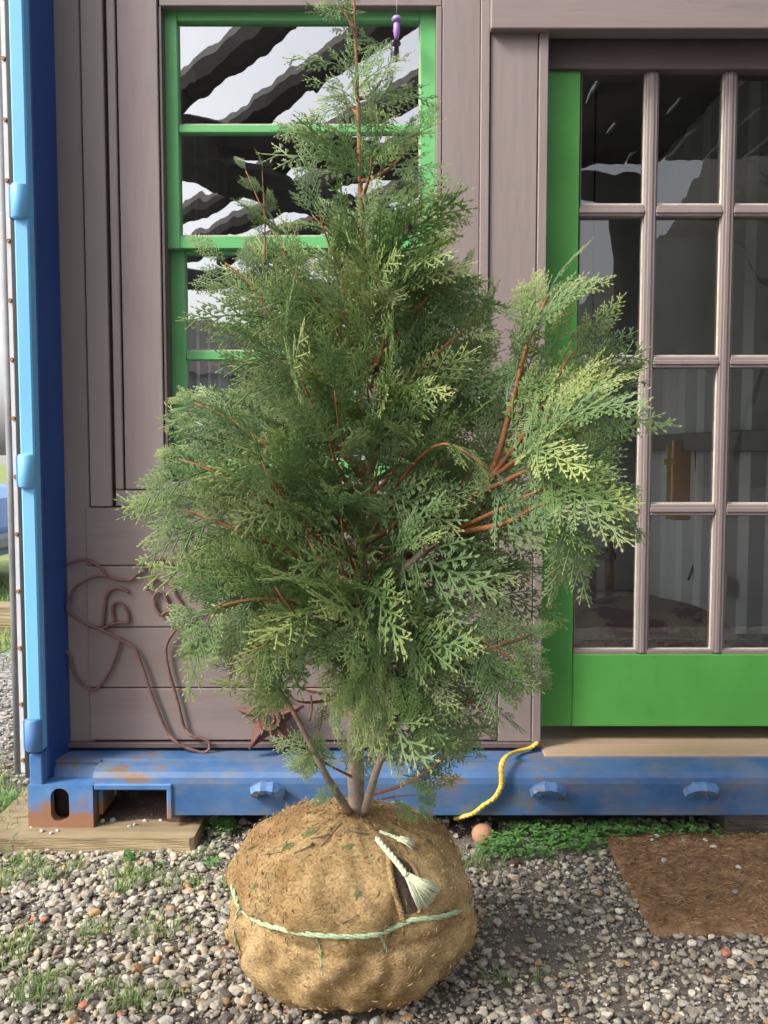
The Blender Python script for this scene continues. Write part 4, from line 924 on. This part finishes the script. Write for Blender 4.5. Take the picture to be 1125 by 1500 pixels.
# ------------------------------------------------------------------ gravel
def ico(sub):
    bm = bmesh.new(); bmesh.ops.create_icosphere(bm, subdivisions=sub, radius=1); bm.verts.ensure_lookup_table()
    v = np.array([list(a.co) for a in bm.verts]); f = np.array([[q.index for q in a.verts] for a in bm.faces]); bm.free(); return v, f
def vnoise(x, y, s): return .5+.25*np.sin(x*s+1.3*np.sin(y*s*.7))+.25*np.sin(y*s*1.3+1.7*np.sin(x*s*.9+2))
def pebbles(N, xr, yr, smin, smax, sub, seed, thin=True):
    R = np.random.default_rng(seed); x = R.uniform(*xr, N); y = R.uniform(*yr, N)
    keep = np.ones(N, bool)
    keep &= ((x-BC.x)**2+(y-TY)**2) > .16**2
    keep &= ~((x < P(281, 1235, 2.262).x) & (x > -1.03) & (y > 2.245))
    u_ = (y-B.y)/(A.y-B.y); xm = B.x+(A.x-B.x)*u_; keep &= ~((x > xm+.004) & (x < xm+.745) & (u_ > .01) & (u_ < .99))
    if thin:       # trodden dirt shows through here and there
        dirt = np.exp(-(((x-.34)/.14)**2+((y-1.78)/.16)**2))*.55+np.exp(-(((x+.40)/.12)**2+((y-2.2)/.14)**2))*.5+np.exp(-(((x-.28)/.2)**2+((y-2.22)/.1)**2))*.8+np.where(y > 2.3, .6, 0)
        dirt += np.clip(vnoise(x, y, 9)-.68, 0, 1)*1.2*(x > .1)
        keep &= R.random(N) > dirt
    x, y = x[keep], y[keep]; n = len(x)
    s = 1.2*(smin+(smax-smin)*R.random(n)**2.0); s *= np.where(x < .05, 1.0, .78)
    v, f = ico(sub); nv = len(v)
    sc = np.stack([s*R.uniform(.85, 1.35, n), s*R.uniform(.7, 1.05, n), s*R.uniform(.45, .8, n)], 1)
    # facetted, uneven stones: random planes pressed into each
    dv = np.ones((n, nv))
    for k in range(7):
        d = R.normal(size=(n, 3)); d /= np.linalg.norm(d, axis=1)[:, None]; h = R.uniform(.48, .82, n); dt = d@v.T
        dv = np.minimum(dv, np.where(dt > 0, h[:, None]/np.maximum(dt, 1e-3), 9))
    V = v[None]*dv[:, :, None]*sc[:, None, :]
    a = R.uniform(0, 6.28, n); ca, sa = np.cos(a), np.sin(a); tx = R.normal(0, .35, n); ct_, st_ = np.cos(tx), np.sin(tx)
    Y1 = V[:, :, 1]*ct_[:, None]-V[:, :, 2]*st_[:, None]; Z1 = V[:, :, 1]*st_[:, None]+V[:, :, 2]*ct_[:, None]
    X1 = V[:, :, 0]*ca[:, None]-Y1*sa[:, None]; Y2 = V[:, :, 0]*sa[:, None]+Y1*ca[:, None]
    z = sc[:, 2]*.55+R.random(n)*.006
    out = np.stack([X1+x[:, None], Y2+y[:, None], Z1+z[:, None]], 2).reshape(-1, 3)
    pal = np.array([[.30, .29, .27], [.40, .38, .35], [.22, .21, .20], [.50, .48, .44], [.14, .135, .13], [.38, .32, .24], [.33, .34, .34], [.62, .60, .56], [.42, .28, .16], [.40, .16, .10]])
    pr = np.array([.2, .17, .17, .11, .10, .11, .08, .035, .02, .005]); pr /= pr.sum()
    c = pal[R.choice(len(pal), n, p=pr)]*R.uniform(.8, 1.2, (n, 1))*np.array([[.92, .85, .74]]); c = np.concatenate([c, np.ones((n, 1))], 1)
    F_ = (f[None]+(np.arange(n)*nv)[:, None, None]).reshape(-1, 3)
    return out, F_, np.repeat(c, nv, 0)
sets = [pebbles(16000, (-.9, 1.0), (1.4, 2.40), .0016, .0032, 1, 8, False), pebbles(15000, (-1.25, 1.25), (1.35, 2.45), .0045, .0125, 2, 1), pebbles(9000, (-1.0, 1.0), (1.4, 2.40), .003, .006, 1, 2), pebbles(6000, (-2.6, 2.6), (.2, 3.6), .005, .013, 1, 3, False), pebbles(2600, (-1.7, -.93), (2.3, 4.2), .005, .012, 1, 4, False)]
off = 0; vs, fs, cs = [], [], []
for v, f, c in sets: vs.append(v); fs.append(f+off); cs.append(c); off += len(v)
gr = np_obj('gravel', np.concatenate(vs), np.concatenate(fs), M['stone'], None, False, {'col': ('FLOAT_COLOR', np.concatenate(cs))}); stuff(gr, 'loose grey and tan gravel covering the ground', 'gravel')
print('gravel tris', sum(len(f) for f in fs))
# single stones that stand out: on the plank, on the mat, the brick chip
def stone(p, s, col, label, group=None, name='stone'):
    v, f = ico(2); R = np.random.default_rng(int(abs(p.x)*9999)+7); dv = np.ones(len(v))
    for k in range(5):
        d = R.normal(size=3); d /= np.linalg.norm(d); dt = v@d; dv = np.minimum(dv, np.where(dt > 0, R.uniform(.55, .85)/np.maximum(dt, 1e-3), 9))
    V = v*dv[:, None]*np.array([s, s*.8, s*.6]); o = np_obj(name, V, f, M['stone'], None, False, {'col': ('FLOAT_COLOR', np.tile(np.array([*col, 1.]), (len(v), 1)))})
    o.location = p+Vector((0, 0, s*.40)); o.rotation_euler.z = R.uniform(0, 6); tag(o, label, 'stone', group)
for a, b, s in ((165, 1203, .010), (172, 1196, .008), (200, 1193, .009), (222, 1196, .007), (183, 1186, .007), (235, 1203, .006), (62, 1219, .008), (75, 1222, .007), (84, 1218, .006), (150, 1204, .009), (190, 1212, .007), (198, 1210, .008), (213, 1204, .008), (46, 1213, .005)):
    stone(PG(a, b, ZB), s, random.choice(((.5, .47, .42), (.34, .33, .31), (.55, .52, .47))), 'pale pebble lying on the plank at the foot of the corner casting' if a < 100 else 'pebble spilled on the plank below the sill pocket', 'pebbles at the casting foot' if a < 100 else 'pebbles below the pocket')
for a, b, s, c in ((962, 1226, .008, (.6, .57, .5)), (955, 1232, .007, (.4, .38, .35)), (1002, 1233, .008, (.35, .33, .3)), (1033, 1232, .008, (.62, .58, .5)), (1045, 1243, .010, (.6, .5, .4)), (1082, 1272, .008, (.6, .55, .48)), (972, 1262, .009, (.42, .4, .36)), (1077, 1308, .007, (.3, .29, .3)), (1036, 1316, .007, (.05, .045, .04))):
    stone(PG(a, b, .021), s, c, 'black crumb lying in the middle of the coir doormat' if c[0] < .1 else ('pale pebble' if c[0] > .5 else 'grey pebble')+' lying on the brown coir doormat', None if c[0] < .1 else 'pale pebbles on the doormat' if c[0] > .5 else 'grey pebbles on the doormat')
stone(PG(1063, 1399, .006), .014, (.42, .17, .11), 'red brick chip in the gravel before the doormat', None, 'brick_chip')
stone(PG(755, 1268, .0), .018, (.10, .06, .045), 'brown earth clod beside the clover patch', None, 'earth_clod')

# ------------------------------------------------------------------ grass, clover and weeds
def blades(N, cen, spread, h0, h1, w, seed, lean=.6):
    R = np.random.default_rng(seed); c = np.array(cen)[R.integers(0, len(cen), N)]; p = np.stack([c[:, 0]+R.normal(0, spread, N), c[:, 1]+R.normal(0, spread*.7, N), np.zeros(N)], 1)
    th = R.uniform(0, 6.28, N); h = R.uniform(h0, h1, N); ln = np.abs(R.normal(0, lean, N)); d = np.stack([np.cos(th), np.sin(th), np.zeros(N)], 1); s = np.stack([-np.sin(th), np.cos(th), np.zeros(N)], 1)
    up = np.array([0, 0, 1.]); m1 = p+up*h[:, None]*.55+d*(h*ln*.25)[:, None]; e = p+up*(h*(1-.3*ln))[:, None]+d*(h*ln*.9)[:, None]
    V = np.stack([p-s*w, p+s*w, m1+s*w*.8, m1-s*w*.8, e], 1).reshape(-1, 3)
    b = np.arange(N)[:, None]*5; T = np.concatenate([b+np.array([0, 1, 2]), b+np.array([0, 2, 3]), b+np.array([3, 2, 4])])
    return V, T, np.tile(np.array([0, 0, .5, .5, .9]), N), np.repeat(R.random(N), 5)
spots = [(20, 1290, 18), (50, 1275, 16), (25, 1265, 14), (70, 1290, 14), (110, 1275, 10), (180, 1290, 22), (200, 1300, 14), (175, 1310, 12), (220, 1290, 10), (250, 1305, 10), (290, 1300, 8), (140, 1370, 10), (45, 1385, 12), (10, 1400, 12), (130, 1380, 8), (210, 1378, 10), (252, 1372, 9), (215, 1355, 7), (155, 1455, 10), (60, 1450, 16), (45, 1470, 16), (90, 1440, 10), (105, 1475, 10), (190, 1480, 14), (200, 1475, 14), (240, 1465, 9), (300, 1258, 10), (10, 1420, 8), (690, 1270, 8), (712, 1275, 6), (735, 1440, 5), (775, 1440, 5), (330, 1300, 8), (10, 1300, 14)]
gv = []; gt_ = []; ga_ = []; gr_ = []; off = 0
for i, (a, b, n_) in enumerate(spots):
    c = PG(a, b); V, T, At, Rn = blades(n_*4, [(c.x, c.y)], .020, .014, .055, .0012, 500+i, .9); gv.append(V); gt_.append(T+off); ga_.append(At); gr_.append(Rn); off += len(V)
V, T, At, Rn = blades(2600, [(-1.05-.1*i, 2.5+.12*i) for i in range(12)]+[(-1.08, 2.35), (-1.02, 2.3), (-1.1, 2.42)], .07, .02, .09, .0016, 900, .8); gv.append(V); gt_.append(T+off); ga_.append(At); gr_.append(Rn); off += len(V)
V, T, At, Rn = blades(14000, [(-2.0-.25*(i % 12), 4.3+.35*(i//12)) for i in range(96)], .2, .03, .10, .003, 901, .8); gv.append(V); gt_.append(T+off); ga_.append(At); gr_.append(Rn)
stuff(np_obj('grass', np.concatenate(gv), np.concatenate(gt_), M['grass'], None, False, {'tip': ('FLOAT', np.concatenate(ga_)), 'rnd': ('FLOAT', np.concatenate(gr_))}), 'sparse green grass tufts growing through the gravel', 'grass')
def leaves(cen, N, spread, hmax, r0, r1, seed, asp=.5):
    R = np.random.default_rng(seed); V = []; T = []; At = []; Rn = []
    c = np.array(cen); 
    for k in range(N):
        q = c[R.integers(0, len(c))]; x = q[0]+R.normal(0, spread); y = q[1]+R.normal(0, spread*.7); h = R.uniform(.2, 1)*hmax; r_ = R.uniform(r0, r1); rn = R.random(); a0 = R.uniform(0, 6.28)
        for l_ in range(3):                 # three leaflets on a stalk
            a = a0+l_*2.09; d = np.array([math.cos(a), math.sin(a), R.uniform(-.1, .35)]); s = np.array([-math.sin(a), math.cos(a), R.uniform(-.2, .2)]); o = np.array([x, y, h]); i = len(V)
            V += [o, o+d*r_*.5+s*r_*.42, o+d*r_+s*r_*.30, o+d*r_*1.05, o+d*r_-s*r_*.30, o+d*r_*.5-s*r_*.42]; T += [(i, i+1, i+2), (i, i+2, i+3), (i, i+3, i+4), (i, i+4, i+5)]; At += [.2, .4, .6, .7, .6, .4]; Rn += [rn]*6
        i = len(V); V += [np.array([x-.0006, y, 0]), np.array([x+.0006, y, 0]), np.array([x, y, h])]; T += [(i, i+1, i+2)]; At += [.1]*3; Rn += [rn]*3
    return np.array(V), np.array(T), np.array(At), np.array(Rn)
cl = [PG(a, b) for a, b in ((790, 1205), (830, 1210), (870, 1212), (910, 1210), (950, 1208), (760, 1225), (800, 1232), (840, 1240), (780, 1250), (735, 1240), (880, 1222), (720, 1250), (850, 1228), (985, 1214), (1005, 1216), (820, 1220), (770, 1215), (905, 1222))]
V, T, At, Rn = leaves([(p.x, min(p.y-.03, 2.325)) for p in cl], 1100, .028, .045, .005, .011, 41)
stuff(np_obj('clover_patch', V, T, M['weed'], None, False, {'tip': ('FLOAT', At), 'rnd': ('FLOAT', Rn)}), 'low green clover patch growing along the container sill', 'clover')
def weed(px, py, N, spread, h, r0, r1, seed, label, name='weed_plant'):
    p = PG(px, py); p.y = min(p.y, 2.27 if px < 300 else 2.44); V, T, At, Rn = leaves([(0, 0)], N, spread, h, r0, r1, seed); o = np_obj(name, V, T, M['weed'], None, False, {'tip': ('FLOAT', At), 'rnd': ('FLOAT', Rn)}); o.location = p; tag(o, label, 'weed')
weed(328, 1222, 90, .022, .05, .004, .008, 61, 'small bright weed sprig growing between the plank and the root ball'); weed(308, 1272, 20, .010, .02, .005, .009, 62, 'tiny yellow green weed in the dark gravel left of the root ball')
def rosette(px, py, n, L, seed, label):
    R = np.random.default_rng(seed); p = PG(px, py); V = []; T = []; At = []; Rn = []
    for k in range(n):
        a = R.uniform(0, 6.28); el_ = R.uniform(.2, 1.1); l_ = L*R.uniform(.6, 1); d = np.array([math.cos(a)*math.cos(el_), math.sin(a)*math.cos(el_), math.sin(el_)]); s = np.array([-math.sin(a), math.cos(a), 0]); rn = R.random()
        for j in range(7):
            t = j/6; w = l_*.13*math.sin(math.pi*min(1, .12+.86*t))*(1+.35*(-1)**j); c = d*l_*t-np.array([0, 0, .35*l_*t*t]); V += [c-s*w, c+s*w]; At += [.2+.5*t]*2; Rn += [rn]*2
            if j: i = len(V)-4; T += [(i, i+1, i+3), (i, i+3, i+2)]
    o = np_obj('dandelion_plant', np.array(V), np.array(T), M['weed'], None, False, {'tip': ('FLOAT', np.array(At)), 'rnd': ('FLOAT', np.array(Rn))}); o.location = p+Vector((0, 0, .003)); tag(o, label, 'weed')
rosette(196, 1262, 9, .055, 5, 'dandelion with toothed leaves sprouting before the timber plank'); rosette(225, 1272, 7, .05, 6, 'pale flat dandelion beside the taller one at the plank'); rosette(284, 1300, 3, .04, 7, 'single upright weed leaf in dark gravel near the root ball'); rosette(8, 1190, 9, .13, 8, 'broad leafed plantain weed by the timber plank end')

# ------------------------------------------------------------------ beyond the container: car, sleeper edging
car = thing('parked_car', 'blue car parked on the lawn beyond the container', 'car', (-4.7, 6.7, 0))
MC = mat('car_blue', (.05, .16, .42), (.06, .18, .45), 3, .25); MGl = mat('car_glass', (.03, .035, .04), None, 3, .05); MT = M['rubber']; MH = mat('car_lamp', (.7, .7, .66), None, 3, .1)
def car_body():
    prof = [(2.0, .26), (2.02, .46), (1.97, .66), (1.80, .72), (.95, .80), (.35, 1.22), (-.9, 1.28), (-1.65, .92), (-1.98, .88), (-2.02, .30)]
    v = []; n = len(prof)
    for s, k in ((-1, .92), (-.86, 1), (.86, 1), (1, .92)):
        for x, z in prof: v.append((x*(k if abs(s) == 1 else 1), s*.82, z if abs(s) < 1 else .26+(z-.26)*.86))
    f = []
    for r in range(3):
        for i in range(n): j = (i+1) % n; f.append((r*n+i, r*n+j, (r+1)*n+j, (r+1)*n+i))
    f += [tuple(range(n))[::-1], tuple(range(3*n, 4*n))]
    return mesh_obj('body', v, f, MC, car, False)
car_body()
for x in (1.25, -1.3):
    for y in (-.80, .80):
        v, f = tube_data([(x, y-.10, .30), (x, y-.09, .30), (x, y+.09, .30), (x, y+.10, .30)], [.24, .30, .30, .24], 20); wv = mesh_obj('wheel', v, f, MT, car, True)
        v, f = tube_data([(x, y-.108, .30), (x, y+.108, .30)], .17, 14); mesh_obj('rim', v, f, M['strip'], wv)
for y in (-.58, .58): o = box('headlight', 1.90, 2.03, y-.17, y+.17, .54, .65, MH, car, .02)
box('bumper', 1.9, 2.06, -.8, .8, .30, .42, M['gasket'], car, .03)
mesh_obj('side_window', [(.80, -.843, .86), (.30, -.80, 1.10), (-.85, -.80, 1.14), (-1.4, -.84, .90)], [(0, 1, 2, 3)], MGl, car); mesh_obj('side_window', [(.80, .843, .86), (.30, .80, 1.10), (-.85, .80, 1.14), (-1.4, .84, .90)], [(0, 1, 2, 3)], MGl, car)
mesh_obj('windscreen', [(.93, -.66, .84), (.93, .66, .84), (.40, .62, 1.205), (.40, -.62, 1.205)], [(0, 1, 2, 3)], MGl, car)
tag(rough_block('edging_timber', -5.2, -1.95, 5.0, 5.18, -.01, .15, M['timber'], amp=.004), 'brown timber edging lying on the lawn beyond the container', 'timber')

# ------------------------------------------------------------------ the yard behind the camera, mirrored in the glass
pg = thing('pergola', 'dark log pergola standing over the yard before the container', 'pergola', (0, -2.5, 0))
def pch(o): return ch(o, pg)
def log(name, a, b, r, seed):
    R = random.Random(seed); n = 16; a = Vector(a); b = Vector(b)
    pts = [a.lerp(b, i/n)+Vector((R.uniform(-.012, .012), R.uniform(-.012, .012), R.uniform(-.012, .012))) for i in range(n+1)]
    v, f = tube_data(pts, [r*R.uniform(.88, 1.1) for _ in pts], 9); pch(mesh_obj(name, v, f, M['log']))
HB = 2.98; dirv = Vector((.56, .83, 0))
for i, x in enumerate((-3.3, -2.65, -1.95, -1.27, -.72, -.05, .55, 1.2, 1.85)):
    p = Vector((x, -.5, HB)); log('rafter', p+dirv*(1.5 if i < 6 else 1.3), p-dirv*5.2, random.uniform(.080, .095), i)
c0_, c1_ = Vector((-1.28, -.82, HB-.19)), Vector((-.37, -1.9, HB-.19)); dv_ = (c1_-c0_).normalized()
log('main_beam', c0_-dv_*.9, c0_+dv_*4.2, .11, 77); log('main_beam', Vector((-4.5, -3.2, HB-.19)), Vector((.2, -6.0, HB-.19)), .11, 78)
for i, (x, y) in enumerate(((1.68, -1.42), (-2.6, .25), (-4.4, -3.2), (1.6, -4.4))): log('post', (x, y, -.02), (x, y, HB-.1), .105, 90+i)
log('main_beam', Vector((-2.75, .28, HB-.19)), Vector((1.85, -1.5, HB-.19)), .10, 79)
for i in range(9):
    x = .95+.27*i; pch(box('roof_board', x, x+.245, -1.9+.05*i, .95, HB+.10, HB+.125, M['log'], None, 0))
sd = thing('shed', 'low grey shed standing across the yard behind the camera', 'shed', (-4.5, -15, 0))
ch(box('wall', -11, 0, -18, -14.6, 0, 2.7, M['grey_sheet'], None, 0), sd); mesh_obj('roof', [(-6.8, .8, 2.6), (4.8, .8, 2.6), (4.8, -1.3, 3.9), (-6.8, -1.3, 3.9), (-6.8, -3.4, 2.6), (4.8, -3.4, 2.6)], [(0, 1, 2, 3), (3, 2, 5, 4)], M['log'], sd)
n = 40; v = []; f = []
for i in range(n+1):
    for j in range(13):
        a = i/n; x = 6.0+a*75; b = j/12; y = -20-b*26; z = 18*math.sin(min(1, b*1.5)*math.pi/2)*min(1, (a*6)**.8)*(1+.10*math.sin(a*40)+.06*math.sin(a*91+b*20)); v.append((x, y, z-.05))
for i in range(n):
    for j in range(12): f.append((i*13+j, (i+1)*13+j, (i+1)*13+j+1, i*13+j+1))
struct(mesh_obj('hill', v, f, mat('wooded_hill', (.03, .03, .024), (.06, .055, .045), 1.2, .95, .5, 3), None, True))
def bare_tree(x, y, h, seed, label):
    R = random.Random(seed); t = thing('bare_tree', label, 'tree', (x, y, 0), 'bare trees behind the camera'); parts = []
    def br(p, d, l, r, dep):
        q = [p]; 
        for k in range(4): d = (d+Vector((R.gauss(0, .14), R.gauss(0, .14), R.gauss(.05, .1)))).normalized(); q.append(q[-1]+d*l/4)
        parts.append(tube_data(q, [r*(1-.13*k) for k in range(5)], 5))
        if dep:
            for k in range(3 if dep > 1 else 4): a = R.uniform(0, 6.28); br(q[R.choice((2, 3, 4))], (d+Vector((math.cos(a), math.sin(a), R.uniform(0, .5)))*.75).normalized(), l*R.uniform(.55, .75), r*.5, dep-1)
    br(Vector((0, 0, -.05)), Vector((0, 0, 1)), h*.45, h*.018, 4)
    v, f = tube_data([Vector((0, 0, -.05)), Vector((0, 0, h*.1))], [h*.022, h*.019], 7); mesh_obj('trunk', v, f, M['log'], t); v, f = join_data(parts); mesh_obj('crown', v, f, M['log'], t)
bare_tree(5.2, -9, 7.5, 3, 'leafless tree with forking branches near the pergola'); bare_tree(7.8, -11, 8.5, 4, 'tall leafless tree in front of the wooded hill'); bare_tree(9.6, -14, 8, 9, 'slender leafless tree farther back across the yard')
